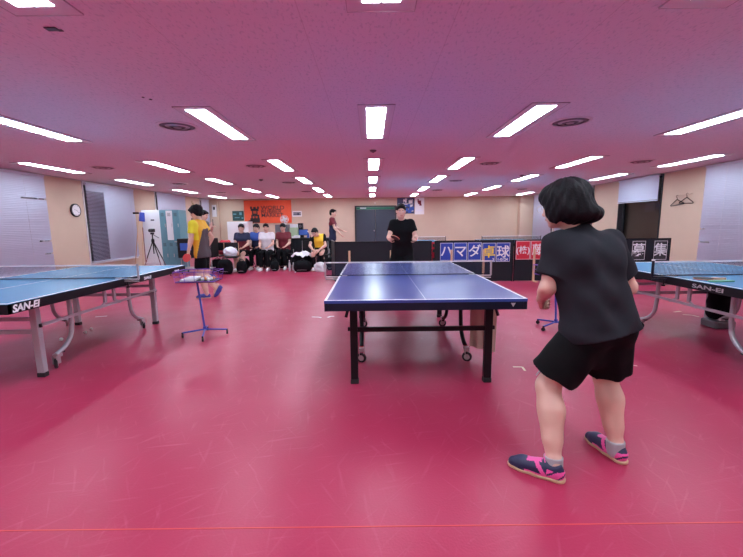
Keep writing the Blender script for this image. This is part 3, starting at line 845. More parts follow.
def person(name, label, J, fwd, look, base, outfit, vox=.009, s=1.0, hands=None, noface=False, hair=None, group=None, shoe=True):
    """J: joints in world coordinates (neck, head, sh/el/wr/hip/kn/an/heel/toe with l and r)"""
    t = thing(name, label, 'person', base, group=group)
    J = {k: np.array(v, float) for k, v in J.items()}
    sd = unit(J['shr'] - J['shl']); hs = unit(J['hipr'] - J['hipl'])
    pel = (J['hipl'] + J['hipr']) / 2; neck = J['neck']; ax = unit(neck - pel); fw = unit(np.array(fwd, float))
    cm = pel + (neck - pel) * .68; wm = pel + (neck - pel) * .34
    bw = outfit.get('bulk', 1.0)
    B = SDF()
    def torso(Bx, g, kk=.05):
        Bx.cap(pel - hs * .075, pel + hs * .075, (.098 * bw + g) * s, k=kk)
        Bx.cap(wm - hs * .055, wm + hs * .055, (.092 * bw + g) * s, k=kk)
        Bx.cap(cm - sd * .075 * s, cm + sd * .075 * s, (.103 * bw + g) * s, k=kk)
        m_ = (J['shl'] + J['shr']) / 2
        for e_ in (-1, 1): Bx.cap(cm + sd * e_ * .072 * s, pel + hs * e_ * .072 * s, (.092 * bw + g) * s, (.092 * bw + g) * s, k=kk)
        Bx.cap(J['shl'] * .86 + m_ * .14 - ax * .012, J['shr'] * .86 + m_ * .14 - ax * .012, (.058 + g) * s, k=kk)
        Bx.cap(m_ - ax * .02, neck - ax * .015, (.065 + g * .6) * s, (.05 + g * .4) * s, k=kk)
    torso(B, 0)
    P, R = add_head(B, J['head'], look, s)
    B.cap(neck - ax * .04, P(0, -.02, -.06), .054 * s, .05 * s, k=.025)
    for q in 'lr':
        sh, el, wr, hp, kn, an = (J[x + q] for x in ('sh', 'el', 'wr', 'hip', 'kn', 'an'))
        B.cap(sh, el, .050 * s, .038 * s, k=.03).cap(el, wr, .040 * s, .026 * s, k=.015)
        B.cap(el + (wr - el) * .12, el + (wr - el) * .4, .040 * s, .036 * s, k=.02)
        B.cap(hp, kn, .084 * s, .057 * s, k=.03).cap(kn, an, .053 * s, .038 * s, k=.02)
        back = -unit(fw - ax * np.dot(fw, ax))
        leg = unit(an - kn); bk = unit(back - leg * np.dot(back, leg))
        B.cap(kn + (an - kn) * .10 + bk * .010, kn + (an - kn) * .34 + bk * .016, .050 * s, .055 * s, k=.05).cap(kn + (an - kn) * .34 + bk * .016, kn + (an - kn) * .72 + bk * .006, .055 * s, .041 * s, k=.05)
        d = unit(J['toe' + q] - J['heel' + q])
        B.cap(an, J['heel' + q] + d * .05 + V(0, 0, .035), .034 * s, .03 * s, k=.02)
        B.cap(J['heel' + q] + d * .05 + V(0, 0, .034), J['toe' + q] - d * .07 + V(0, 0, .03), .026 * s, .024 * s, k=.02)
        h = (hands or {}).get(q)
        if h: add_hand(B, wr, h[0], h[1], h[2], h[3], s)
        else: add_hand(B, wr, unit(wr - el), h[1] if h else back * -1 + hs * (.5 if q == 'l' else -.5), .55, 1 if q == 'l' else -1, s)
    body = child_fix(B.build('body', 'skin', None, vox), t)
    kidp = []
    # shirt
    o = outfit
    T = SDF(); g = o.get('loose', .018)
    torso(T, g)
    if o.get('hemdrop', True):
        T.cap(pel - hs * .075 * bw - ax * .09, pel + hs * .075 * bw - ax * .09, (.094 * bw + g) * s, k=.05)
    for q in 'lr':
        sh, el, wr = J['sh' + q], J['el' + q], J['wr' + q]
        fr = o.get('sleeve', .55)
        if fr <= 1: T.cap(sh, sh + (el - sh) * fr, (.056 + g * .5) * s, (.050 + g) * s, k=.04, cut=0)
        else: T.cap(sh, el, (.056 + g * .6) * s, (.044 + g * .5) * s, k=.04).cap(el, el + (wr - el) * .92, (.044 + g * .5) * s, (.032 + g * .4) * s, k=.015, cut=0)
    if 'fold' in o: T.noise = o['fold']
    hem = pel - ax * o.get('hem', .10)
    T.plane(hem, -ax); T.plane(neck + ax * o.get('collar', .01) * s, unit(ax * 1.0 + fw * .25))
    kidp.append(child_fix(T.build('shirt', o['shirt'], None, vox, zone=o.get('zone')), t))
    # shorts or trousers
    Q = SDF(); gl = o.get('legloose', .03)
    Q.cap(pel - hs * .078 * bw, pel + hs * .078 * bw, (.104 * bw) * s, k=.04)
    for q in 'lr':
        hp, kn, an = J['hip' + q], J['kn' + q], J['an' + q]
        if o['legs'] == 'shorts':
            e = hp + (kn - hp) * o.get('legfr', .8); Q.cap(hp, e, (.090 * bw + .006) * s, (.070 + gl) * s, k=.035, cut=0)
        else:
            Q.cap(hp, kn, (.090 * bw + .004) * s, (.062 + gl * .4) * s, k=.03).cap(kn, kn + (an - kn) * .93, (.062 + gl * .4) * s, (.048 + gl * .4) * s, k=.02, cut=.01)
    if o['legs'] == 'shorts': Q.cap(J['hipl'] + (J['knl'] - J['hipl']) * .42 + hs * .05, J['hipr'] + (J['knr'] - J['hipr']) * .42 - hs * .05, (.088 * bw) * s, k=.05)
    if 'fold2' in o: Q.noise = o['fold2']
    Q.plane(pel + ax * .08, ax)
    kidp.append(child_fix(Q.build('shorts' if o['legs'] == 'shorts' else 'trousers', o['pants'], None, vox), t))
    # hair
    Hh = SDF()
    if hair == 'bob':
        Hh.ell(P(0, -.028, .035), R, np.array([.112, .125, .108]), k=.03)
        Hh.ell(P(0, -.065, -.035), R, np.array([.110, .088, .078]), k=.04)
        Hh.ell(P(.03, -.120, -.065), R, np.array([.088, .062, .048]), k=.03)
        for q in (-1, 1): Hh.ell(P(q * .083, -.005, -.030), R, np.array([.026, .055, .062]), k=.03)
        Hh.ell(P(0, .060, .055), R, np.array([.085, .050, .050]), k=.04)
        Hh.sub(P(0, .105, -.035), R, np.array([.072, .070, .095]), k=.02)
        Hh.sub(P(0, .02, -.15), R, np.array([.06, .09, .07]), k=.02)
        cc = P(0, 0, 0)
        def nz(X, Y, Z):
            a = np.arctan2((X - cc[0]) * R[0][1] * 0 + (Y - cc[1]), X - cc[0])
            return (.0012 * np.sin(a * 31 + 55 * (Z - cc[2])) + .003 * np.sin(a * 7 + 38 * (Z - cc[2])) + .002 * np.sin(a * 17 - 60 * (Z - cc[2]) + 1)).astype(np.float32)
        Hh.noise = nz
    else:
        Hh.ell(P(0, -.020, .038), R, np.array([.088, .105, .092]) * s, k=.03)
        Hh.ell(P(0, -.055, -.010), R, np.array([.084, .065, .075]) * s, k=.03)
        Hh.ell(P(0, .055, .075), R, np.array([.062, .045, .030]) * s, k=.03)
        Hh.sub(P(0, .100, -.025), R, np.array([.085, .085, .085]) * s, k=.015)
        for q in (-1, 1): Hh.sub(P(q * .085, .010, -.03), R, np.array([.03, .035, .05]) * s, k=.01)
    if hair == 'mop':
        Hh.ell(P(0, -.025, .048), R, np.array([.103, .120, .090]), k=.03).ell(P(0, .075, .062), R, np.array([.075, .050, .034]), k=.03).ell(P(0, -.09, -.015), R, np.array([.08, .04, .06]), k=.03)
        c2 = P(0, 0, 0)
        Hh.noise = lambda X, Y, Z: (.006 * np.sin(70 * (X - c2[0]) + 40 * (Z - c2[2])) * np.sin(60 * (Y - c2[1]) - 50 * (Z - c2[2]))).astype(np.float32)
    kidp.append(child_fix(Hh.build('hair', o.get('hairkey', 'hair'), None, min(vox, .008)), t))
    if not noface:
        for q in (-1, 1):
            m = MB().use('cloth_white').ball(P(q * .031, .0775, .004), .0125 * s, 10).use('eye_dark').ball(P(q * .031, .086, .004), .0058 * s, 8)
            child_fix(m.build('eye', None, None, smooth=True), t)
        for q in (-1, 1):
            m = MB(); m.tube([P(q * .016, .094, .024), P(q * .032, .094, .029), P(q * .050, .082, .024)], .003 * s, 6)
            child_fix(m.build('eyebrow', 'hair', None), t)
        child_fix(MB().tube([P(-.022, .088, -.060), P(-.008, .095, -.058), P(.008, .095, -.058), P(.022, .088, -.060)], .0038 * s, 6).build('mouth', 'lip', None), t)
    if shoe:
        for q in 'lr':
            add_shoe('shoe', t, J['heel' + q], J['toe' + q], o.get('shoeup' + q, (0, 0, 1)), o.get('shoe', ['shoe_blue']), vox=min(vox, .008), zone=o.get('shoezone'), sole=o.get('sole', 'gum_sole'))
            an = J['an' + q]; kn = J['kn' + q]
            if o.get('sock'):
                S = SDF().cap(an - V(0, 0, .04), an + (kn - an) * .05, .046 * s, .048 * s, cut=0)
                child_fix(S.build('sock', 'sock', None, min(vox, .007)), t)
    return t, P, R, J

# ---- the player in black, bending at the near side of the dark blue table
def hero_fold(X, Y, Z):
    a = .0035 * np.sin(38 * (X * .75 + Z * .8) + 4 * np.sin(9 * Y + 3 * X)) * np.exp(-((Z - .98) / .22) ** 2)
    b = .0045 * np.sin(52 * (Z * .95 - X * .35) + 3 * np.sin(12 * X)) * np.exp(-((Z - .74) / .09) ** 2)
    c = .003 * np.sin(30 * (X * .9 - Z * .6) + 2 * Y)
    return (1.5 * a + .7 * b + 1.3 * c).astype(np.float32)
HJ = dict(neck=(1.10, 2.03, 1.29), head=(1.030, 2.065, 1.41),
          shl=(.970, 1.985, 1.215), ell=(.930, 1.965, .985), wrl=(.975, 2.14, .885),
          shr=(1.318, 2.09, 1.205), elr=(1.455, 2.10, .955), wrr=(1.29, 2.31, .955),
          hipl=(1.125, 1.915, .765), knl=(.965, 1.985, .435), anl=(.945, 1.825, .09), heell=(.985, 1.768, .0), toel=(.740, 1.935, .0),
          hipr=(1.290, 1.965, .765), knr=(1.340, 2.085, .445), anr=(1.362, 1.965, .09), heelr=(1.382, 1.900, .0), toer=(1.320, 2.185, .0))
def hero_shoe(a, b, e):
    z = np.zeros(len(a), int)
    heelp = (a < .30) & (e < .062) & (np.abs(np.sin((a * 2.2 + e * 9) * 7)) > .35)
    band = (a > .18) & (a < .66) & (e < .030)
    lace = (a > .40) & (a < .64) & (e > .066 - (a - .40) * .06) & (np.abs(b) < .022)
    strip = (np.abs((a - .34) - (e - .03) * 2.5) < .045)
    z[heelp | band | lace | strip] = 1
    return z
hero, HP, HR, HJn = person('person', 'player in a charcoal tee and black shorts, knees bent, nearest the camera',
    HJ, (-.42, .88, -.15), (-.54, .83, -.16), (1.18, 1.95, 0),
    dict(shirt='shirt_charcoal', pants='shorts_black', legs='shorts', sleeve=.72, hem=.035, loose=.022, legfr=.80, legloose=.056, bulk=1.08, fold=hero_fold,
         fold2=lambda X, Y, Z: (.004 * np.sin(60 * X + 14 * Z) * np.clip((.7 - Z) * 5, 0, 1)).astype(np.float32),
         shoe=['shoe_navy', 'shoe_pink'], shoezone=hero_shoe, sock=True, collar=.012),
    vox=.0055, hair='bob', hands={'l': ((.35, .75, -.45), (.9, -.3, .2), 1.15, -1), 'r': ((-.75, .6, .15), (-.5, -.8, .1), 1.1, 1)})
# glasses
m = MB()
for q in (-1, 1):
    m.tube([HP(q * .033 + .024 * math.cos(a), .112, .002 + .019 * math.sin(a)) for a in np.linspace(0, 2 * PI, 14)[:-1]], .0016, 6, closed=True)
    m.tube([HP(q * .057, .112, .008), HP(q * .083, .075, .010), HP(q * .086, .0, .004)], .0016, 6)
m.tube([HP(-.010, .114, .004), HP(.010, .114, .004)], .0016, 6)
child_fix(m.build('glasses', 'steel', None), hero)
# white piping down the outer seam of the shorts
_h, _k = HJn['hipl'], HJn['knl']
pts = []
for k in np.linspace(.12, .79, 8):
    c_ = _h + (_k - _h) * k; r_ = (.110 + (.112 - .110) * k) * 1.0
    pts.append(c_ + unit(V(-.98, -.18, 0)) * (r_ + .003) )
child_fix(MB().tube(pts, .0035, 6).build('seam_piping', 'sock', None), hero)
# laces
for q in 'lr':
    hl, to = HJn['heel' + q], HJn['toe' + q]; d_ = unit(to - hl); sd_ = np.cross(d_, V(0, 0, 1)); m = MB()
    for k in range(5):
        a = .40 + k * .055; zz = .094 - (a - .36) * .105
        p0 = hl + d_ * a * .29 + V(0, 0, zz)
        m.tube([p0 - sd_ * .022 - V(0, 0, .006), p0 + V(0, 0, .003), p0 + sd_ * .022 - V(0, 0, .006)], .0032, 6)
    p0 = hl + d_ * .37 * .29 + V(0, 0, .098)
    for e_ in (-1, 1): m.tube([p0, p0 + sd_ * e_ * .02 + V(0, 0, .014), p0 + sd_ * e_ * .034 - d_ * .01, p0], .0028, 6)
    child_fix(m.build('laces', 'shoe_pink', None), hero)

def racket(label, c, handle_dir, normal, red=True, s=1.0):
    c = Vector(c); h = Vector(handle_dir).normalized(); n = Vector(normal); n = (n - h * h.dot(n)).normalized(); w = h.cross(n)
    t = thing('table_tennis_racket', label, 'racket', c)
    def disc(off, th, r, key, nm):
        m = MB(); vs = []; N = 28
        for z in (off, off + th):
            for k in range(N):
                a = 2 * PI * k / N
                x, y = math.cos(a) * .075 * r, math.sin(a) * .079 * r
                vs.append(w * x + h * y + n * z)
        m.add(vs, [tuple(range(N - 1, -1, -1)), tuple(range(N, 2 * N))] + [(k, (k + 1) % N, N + (k + 1) % N, N + k) for k in range(N)])
        return m.build(nm, key, t)
    disc(-.003, .006, 1.0, 'wood', 'blade')
    disc(.003, .004, .975, 'red_rubber', 'rubber')
    disc(-.007, .004, .975, 'black_rubber', 'rubber')
    MB().bar(h * .068, h * .175, .028, .022, up=n).bar(h * .16, h * .176, .033, .026, up=n).build('handle', 'wood', t, bevel=.003)
    return t
_hr = HJn['wrr'] + unit(V(-.75, .6, .15)) * .075
racket('red and black racket held in the right hand of the player in black', _hr + V(.03, .13, .05), (-.1, -.95, -.25), (-.9, .1, .3))
_hl = HJn['wrl'] + unit(V(.35, .75, -.45)) * .07
tag(MB().ball((0, 0, 0), .02, 18).build('table_tennis_ball', 'ball_white', loc=tuple(_hl + V(.025, .035, -.012)), smooth=True), 'white ball held in the left hand of the player in black', 'ball')

# ---- the player in the yellow and orange shirt, walking toward the clock wall
def yzone(ce):
    z = np.ones(len(ce), int)                       # orange body
    z[(ce[:, 1] < 6.785) & (ce[:, 2] > 1.08) & (ce[:, 0] < -3.06)] = 0       # yellow near sleeve
    z[(ce[:, 0] > -2.985 - (1.36 - ce[:, 2]) * .21)] = 2
    return z
YJ = dict(neck=(-3.125, 6.93, 1.435), head=(-3.165, 6.945, 1.565),
          shl=(-3.15, 6.745, 1.36), ell=(-3.17, 6.69, 1.09), wrl=(-3.215, 6.66, .885),
          shr=(-3.135, 7.10, 1.37), elr=(-3.00, 7.17, 1.11), wrr=(-3.09, 7.12, .90),
          hipl=(-3.09, 6.83, .83), knl=(-3.125, 6.85, .455), anl=(-3.045, 6.88, .09), heell=(-2.985, 6.90, 0), toel=(-3.245, 6.86, 0),
          hipr=(-3.08, 7.0, .83), knr=(-3.13, 6.99, .43), anr=(-2.93, 7.0, .185), heelr=(-2.865, 7.0, .20), toer=(-3.0, 7.0, .015))
YJ['toer'] = (-2.985, 7.0, -.025 + .03); YJ['heelr'] = (-2.865, 7.01, .235)
yp, YP, YR, _ = person('person', 'player in a yellow and orange shirt walking behind the blue ball basket',
    YJ, (-.97, .15, 0), (-.93, .28, -.22), (-3.08, 6.92, 0),
    dict(shirt=['cloth_yellow', 'cloth_orange', 'cloth_grey'], zone=yzone, pants='cloth_black', legs='shorts', sleeve=.62, hem=.08, bulk=.9, loose=.016, legfr=.72, legloose=.03,
         shoe=['shoe_blue'], sole='gum_sole', shoeupr=(.85, 0, .5)),
    vox=.009, hair='mop', hands={'l': ((-.15, -.1, -1), (-.9, .1, .1), .7, 1)})
racket('red racket hanging in the hand of the player in the yellow shirt', (-3.225, 6.60, .775), (.12, .3, .9), (-.1, -1, .15))

# ---- the person in black tee beyond the dark blue table
OJ = dict(neck=(.53, 6.60, 1.40), head=(.515, 6.54, 1.535),
          shl=(.695, 6.62, 1.335), ell=(.775, 6.58, 1.09), wrl=(.75, 6.36, 1.06),
          shr=(.385, 6.62, 1.335), elr=(.31, 6.55, 1.10), wrr=(.30, 6.33, 1.07),
          hipl=(.64, 6.72, .84), knl=(.70, 6.62, .45), anl=(.72, 6.74, .09), heell=(.72, 6.79, 0), toel=(.74, 6.53, 0),
          hipr=(.46, 6.72, .84), knr=(.37, 6.62, .45), anr=(.34, 6.74, .09), heelr=(.34, 6.79, 0), toer=(.31, 6.53, 0))
person('person', 'opponent in a black tee and black shorts facing the camera beyond the dark blue table', OJ, (0, -.95, -.2), (0, -.98, -.15), (.55, 6.65, 0),
    dict(shirt='cloth_black', pants='cloth_black', legs='shorts', sleeve=.6, hem=.06, legfr=.75, bulk=1.0), vox=.011,
    hands={'r': ((.25, -.9, .1), (.8, .2, .2), 1.1, -1), 'l': ((-.25, -.9, .1), (-.8, .2, .3), .5, 1)})
racket('racket held low by the opponent behind the dark blue table', (.39, 6.155, 1.10), (-.35, .85, -.15), (.5, -.4, .6))

# ---- the person holding up a phone behind the yellow shirted player
PJ = dict(neck=(-4.20, 9.62, 1.45), head=(-4.175, 9.60, 1.59),
          shl=(-4.23, 9.80, 1.385), ell=(-4.15, 9.82, 1.13), wrl=(-4.02, 9.66, 1.26),
          shr=(-4.19, 9.42, 1.385), elr=(-4.10, 9.38, 1.12), wrr=(-4.00, 9.50, 1.30),
          hipl=(-4.23, 9.71, .86), knl=(-4.22, 9.72, .46), anl=(-4.24, 9.72, .09), heell=(-4.29, 9.72, 0), toel=(-4.03, 9.73, 0),
          hipr=(-4.23, 9.53, .86), knr=(-4.16, 9.53, .47), anr=(-4.22, 9.53, .09), heelr=(-4.27, 9.53, 0), toer=(-4.01, 9.50, 0))
person('person', 'person in a dark shirt raising a phone, half hidden behind the yellow shirted player', PJ, (1, 0, 0), (.92, -.2, -.3), (-4.2, 9.62, 0),
    dict(shirt='cloth_grey', pants='cloth_black', legs='shorts', sleeve=.6, legfr=.8, shoe=['shoe_blue'], sole='shoe_blue'), vox=.012,
    hands={'r': ((.45, .2, .85), (.1, .9, 0), .5, 1)})
tag(MB().box((0, 0, 0), (.012, .075, .15)).box((.007, 0, 0), (.002, .066, .135)).build('smartphone', 'black_plastic', loc=(-3.925, 9.50, 1.41), rotz=.3, bevel=.003), 'black phone held up by the person behind the yellow shirted player', 'phone')

# ---- the person in dark red standing behind the black barrier
RJ = dict(neck=(-1.20, 12.0, 1.54), head=(-1.175, 11.98, 1.675),
          shl=(-1.21, 12.17, 1.48), ell=(-1.10, 12.19, 1.21), wrl=(-.88, 12.12, 1.12),
          shr=(-1.21, 11.83, 1.48), elr=(-1.12, 11.80, 1.22), wrr=(-.94, 11.78, 1.02),
          hipl=(-1.21, 12.08, .92), knl=(-1.19, 12.1, .48), anl=(-1.21, 12.1, .09), heell=(-1.26, 12.1, 0), toel=(-1.0, 12.12, 0),
          hipr=(-1.21, 11.92, .92), knr=(-1.17, 11.9, .48), anr=(-1.20, 11.9, .09), heelr=(-1.25, 11.9, 0), toer=(-.99, 11.88, 0))
person('person', 'person in a dark red and navy shirt standing sideways behind the black barrier', RJ, (1, 0, 0), (.9, -.35, -.1), (-1.2, 12.0, 0),
    dict(shirt=['cloth_maroon', 'cloth_navy'], zone=lambda ce: (ce[:, 2] < 1.30).astype(int), pants='cloth_black', legs='pants', sleeve=.6, bulk=.85), vox=.014)

# ---- seated people along the far left
def seated(label, x, y, shirt, pants, legs='pants', seat=.45, zone=None, fwd=(0, -1, 0), lean=.06, look=(0, -.95, -.25), knees=.10, shoe='paper', armz=.55, hc='hair'):
    f = unit(fwd); r = np.cross(f, V(0, 0, 1)); o = V(x, y, 0)
    P = lambda a, b, e: o + r * a + f * b + V(0, 0, e)     # a: to the person's right
    J = dict(neck=P(0, lean + .02, seat + .66), head=P(0, lean + .06, seat + .80),
             shl=P(-.17, lean, seat + .60), shr=P(.17, lean, seat + .60), ell=P(-.195, lean + .08, seat + .33), elr=P(.195, lean + .08, seat + .33),
             wrl=P(-.12, lean + .32, seat + .24), wrr=P(.12, lean + .32, seat + .24),
             hipl=P(-.085, 0, seat + .09), hipr=P(.085, 0, seat + .09), knl=P(-knees, .42, seat + .05), knr=P(knees, .42, seat + .05),
             anl=P(-knees, .44, .09), anr=P(knees, .44, .09), heell=P(-knees, .40, 0), heelr=P(knees, .40, 0), toel=P(-knees - .02, .66, 0), toer=P(knees + .02, .66, 0))
    return person('person', label, J, fwd, look, (x, y, 0), dict(shirt=shirt, pants=pants, legs=legs, sleeve=.6, hem=-.02, zone=zone, bulk=.95, legfr=.7, shoe=[shoe], sole='paper', hemdrop=False, hairkey=hc), vox=.014)
def chair(label, x, y, rz=0.0, key='black_metal', seatkey='black_plastic', seat=.45, back=True, group='folding chairs', legkey=None):
    t = thing('folding_chair', label, 'chair', (x, y, 0), rz, group)
    legkey = legkey or key
    MB().box((0, 0, seat - .02), (.40, .40, .035)).build('seat', seatkey, t, bevel=.012)
    if back: MB().box((0, .205, seat + .27), (.38, .025, .24)).build('backrest', seatkey, t, bevel=.01)
    for sx in (-1, 1):
        MB().tube([(sx * .205, -.20, .0), (sx * .205, .0, seat * .5), (sx * .205, .19, seat - .04)], .011, 8).build('leg', legkey, t, smooth=True)
        MB().tube([(sx * .19, .22, .0), (sx * .19, .0, seat * .5), (sx * .19, -.17, seat - .04)], .011, 8).build('leg', legkey, t, smooth=True)
        MB().tube([(sx * .205, .19, seat - .04), (sx * .20, .22, seat + .38)], .011, 8).build('back_post', legkey, t, smooth=True)
    MB().tube([(-.205, -.17, .05), (.205, -.17, .05)], .009, 8).build('stretcher', legkey, t)
    return t
zt = lambda z0: (lambda ce: (ce[:, 2] < z0).astype(int))
chair('folding chair under the seated player in the navy and maroon top', -3.86, 11.50)
chair('folding chair under the seated player in the royal blue top', -3.52, 11.86)
chair('folding chair under the seated player in the white top', -3.13, 11.52)
chair('folding chair under the seated player in the dark red top', -2.70, 11.84)
seated('seated player in a navy and maroon top with bare legs, nearest the white bag', -3.86, 11.46, ['cloth_navy', 'cloth_maroon'], 'cloth_black', 'shorts', zone=zt(.86), look=(.1, -.95, -.2))
seated('seated player in a royal blue top, second of the row from the white bag', -3.52, 11.82, ['cloth_blue', 'cloth_navy'], 'cloth_black', 'pants', zone=zt(.86), look=(-.2, -.95, -.3))
seated('seated player in a white top, third of the row from the white bag', -3.13, 11.48, 'cloth_white', 'cloth_black', 'pants', look=(.15, -.95, -.2))
seated('seated player in a dark red top, fourth of the row from the white bag', -2.70, 11.80, ['cloth_maroon'], 'cloth_black', 'pants', look=(0, -.95, -.35))
# the man with the yellow vest
chair('folding chair with grey legs under the man in the yellow vest', -1.46, 11.32, .25, 'black_metal', legkey='alu')
def vest(ce):
    z = np.zeros(len(ce), int); z[(ce[:, 1] < 11.27) & (ce[:, 0] > -1.66) & (ce[:, 0] < -1.40) & (ce[:, 2] > .66)] = 1
    return z
person('person', 'man in black with a yellow vest sitting bent over beside the turned barrier',
    dict(neck=(-1.56, 11.12, 1.02), head=(-1.63, 11.02, 1.105), shl=(-1.40, 11.22, .99), shr=(-1.72, 11.16, .99), ell=(-1.33, 11.06, .72), elr=(-1.78, 11.0, .72),
         wrl=(-1.50, 10.84, .60), wrr=(-1.66, 10.82, .60), hipl=(-1.39, 11.32, .54), hipr=(-1.55, 11.30, .54), knl=(-1.44, 10.90, .50), knr=(-1.68, 10.88, .50),
         anl=(-1.42, 10.95, .09), anr=(-1.67, 10.92, .09), heell=(-1.41, 11.0, 0), heelr=(-1.66, 10.97, 0), toel=(-1.44, 10.74, 0), toer=(-1.69, 10.71, 0)),
    (-.2, -.9, -.3), (-.3, -.75, -.55), (-1.5, 11.2, 0),
    dict(shirt=['cloth_black', 'cloth_yellow_orange'], pants='cloth_black', legs='pants', sleeve=.6, hem=-.02, zone=vest, hemdrop=False, shoe=['paper'], sole='gum_sole'), vox=.012)

# ---------------------------------------------------------------- things along the clock wall
# wall clock
t = thing('wall_clock', 'round wall clock with a black rim on the beige wall between two blinds', 'clock', (-HW, 9.68, 1.75))
MB().lathe([(.165, 0), (.165, .03), (.150, .042), (.140, .042), (.135, .03)], axis=(1, 0, 0), n=36).build('rim', 'black_plastic', t, smooth=True)
MB().lathe([(.139, .0), (.139, .034), (0, .034)], axis=(1, 0, 0), n=36).build('dial', 'paper', t)
m = MB()
for k in range(12):
    a = k * PI / 6; m.bar((.035, math.sin(a) * .105, math.cos(a) * .105), (.035, math.sin(a) * .125, math.cos(a) * .125), .003, .008, up=(1, 0, 0))
m.build('hour_marks', 'dark_frame', t)
MB().bar((.037, 0, 0), (.037, math.sin(5.0) * .07, math.cos(5.0) * .07), .003, .011, up=(1, 0, 0)).build('hour_hand', 'dark_frame', t)
MB().bar((.040, 0, 0), (.040, math.sin(2.2) * .10, math.cos(2.2) * .10), .003, .007, up=(1, 0, 0)).build('minute_hand', 'dark_frame', t)

# hangers on the other wall
def hanger(label, y, z, tilt):
    t = thing('coat_hanger', label, 'hanger', (HW - .02, y, z), group='black coat hangers')
    R_ = Matrix.Rotation(tilt, 3, 'X')
    P = lambda b, e, a=0: R_ @ Vector((a, b, e))
    MB().tube([P(-.20, -.13), P(-.19, -.118), P(-.02, -.02), P(0, -.01), P(.02, -.02), P(.19, -.118), P(.20, -.13), P(.19, -.142), P(-.19, -.142)], .008, 8, closed=True).build('frame', 'black_plastic', t, smooth=True)
    MB().tube([P(0, -.015), P(0, .03), P(.022, .045), P(.028, .07), P(.010, .092), P(-.014, .088), P(-.024, .07)], .004, 8).build('hook', 'black_metal', t, smooth=True)
hanger('black coat hanger nearer the dark window', 9.33, 1.84, -.10)
hanger('black coat hanger nearer the camera on the beige wall', 9.05, 1.87, .04)
tag(MB().b2(-.02, 0, -.25, .25, -.01, .01).build('wall_rail', 'beige_wall', loc=(HW, 9.18, 1.94)), 'thin rail on the beige wall that the black hangers hook on', 'rail')

# leaning white board, lockers
wb = thing('white_board_panel', 'tall plain white board standing between the broom and the teal lockers', 'board', (-6.42, 11.22, 0))
MB().b2(-.29, .29, 0, .03, .05, 1.80).build('panel', 'white_paint', wb, bevel=.004)
MB().b2(-.27, -.23, -.2, .2, 0, .05).b2(.23, .27, -.2, .2, 0, .05).build('feet', 'alu', wb)
MB().b2(-.03, .07, -.008, 0, 1.49, 1.53).build('label_plate', 'dark_frame', wb)
lk = thing('locker', 'teal steel locker with one pale door, beside the white board', 'locker', (-5.80, 11.25, 0))
MB().b2(-.28, .28, -.22, .22, 0, 1.79).build('body', 'teal', lk, bevel=.006)
for i in range(3):
    x0 = -.275 + i * .185
    for j, (z0, z1) in enumerate(((.93, 1.77), (.06, .91))):
        dd = MB().b2(x0, x0 + .178, -.235, -.22, z0, z1).build('door', 'white_paint' if (i == 1 and j == 0) else 'teal', lk, bevel=.003)
        if i == 1 and j == 0: dd['label'] = 'pale grey door'
        MB().b2(x0 + .145, x0 + .158, -.25, -.235, (z0 + z1) / 2 - .05, (z0 + z1) / 2 + .05).build('handle', 'steel', dd)
        m = MB()
        for q in range(4): m.b2(x0 + .04, x0 + .13, -.2365, -.235, z1 - .08 - q * .025, z1 - .07 - q * .025)
        m.build('louvre', 'dark_frame', dd)
# broom, dustpan
t = thing('broom', 'wooden broom leaning on the wall beside the second blind', 'broom', (-6.92, 10.95, 0))
MB().tube([(.02, .05, .18), (.28, .02, 1.62)], .012, 8).build('handle', 'wood', t)
MB().box((.0, .05, .14), (.08, .30, .09)).box((0, .05, .05), (.06, .28, .10)).build('brush_head', 'straw', t, bevel=.01)
t = thing('dustpan', 'blue dustpan on a long handle leaning beside the white board', 'dustpan', (-6.72, 11.02, 0))
MB().tube([(.03, 0, .06), (.12, .03, 1.52)], .010, 8).build('handle', 'wood', t)
MB().box((.13, .02, 1.60), (.17, .035, .26), Matrix.Rotation(.1, 3, 'Y'), taper=.8).build('pan', 'blue_paint', t, bevel=.01)
MB().box((-.02, .0, 1.71), (.16, .05, .05)).build('hanging_clip', 'black_plastic', t, bevel=.008)
t = thing('mop', 'thin mop with red tinted handle before the white board', 'mop', (-6.55, 10.95, 0))
MB().tube([(0, 0, .1), (-.02, .04, 1.3)], .010, 8).build('handle', 'cloth_maroon', t)
MB().box((0, 0, .05), (.20, .08, .10)).build('mop_head', 'cloth_white', t, bevel=.02)
# tripod with camera
t = thing('camera_tripod', 'black camera tripod standing before the white board', 'tripod', (-5.83, 10.15, 0))
for k, (dx, dy) in enumerate(((-.36, -.02), (.42, -.04), (.02, .34))):
    g = MB().tube([(0, 0, .95), (dx * .55, dy * .55, .47)], .013, 8).build('leg', 'black_metal', t)
    MB().tube([(dx * .5, dy * .5, .50), (dx, dy, .02)], .009, 8).build('lower_leg', 'cloth_maroon', g)
    MB().ball((dx, dy, .015), .015, 8).build('rubber_foot', 'black_rubber', g)
MB().tube([(0, 0, .60), (0, 0, 1.12)], .015, 8).lathe([(.035, .90), (.04, .95), (.03, 1.0)], n=12).build('centre_column', 'black_metal', t)
MB().box((0, 0, 1.14), (.07, .07, .05)).bar((0, 0, 1.12), (.20, -.05, 1.02), .014, .014).build('pan_head', 'black_plastic', t, bevel=.005)
t = thing('video_camera', 'small black camera mounted on the tripod', 'camera', (-5.83, 10.15, 1.17))
MB().box((0, 0, .05), (.10, .13, .09)).build('body', 'black_plastic', t, bevel=.01)
MB().lathe([(.03, 0), (.034, .04), (.034, .06), (.026, .06)], c=(0, -.065, .05), axis=(0, -1, 0), n=16).build('lens', 'black_rubber', t, smooth=True)
t = thing('bucket', 'white bucket on the floor by the foot of the white board', 'bucket', (-6.28, 10.72, 0))
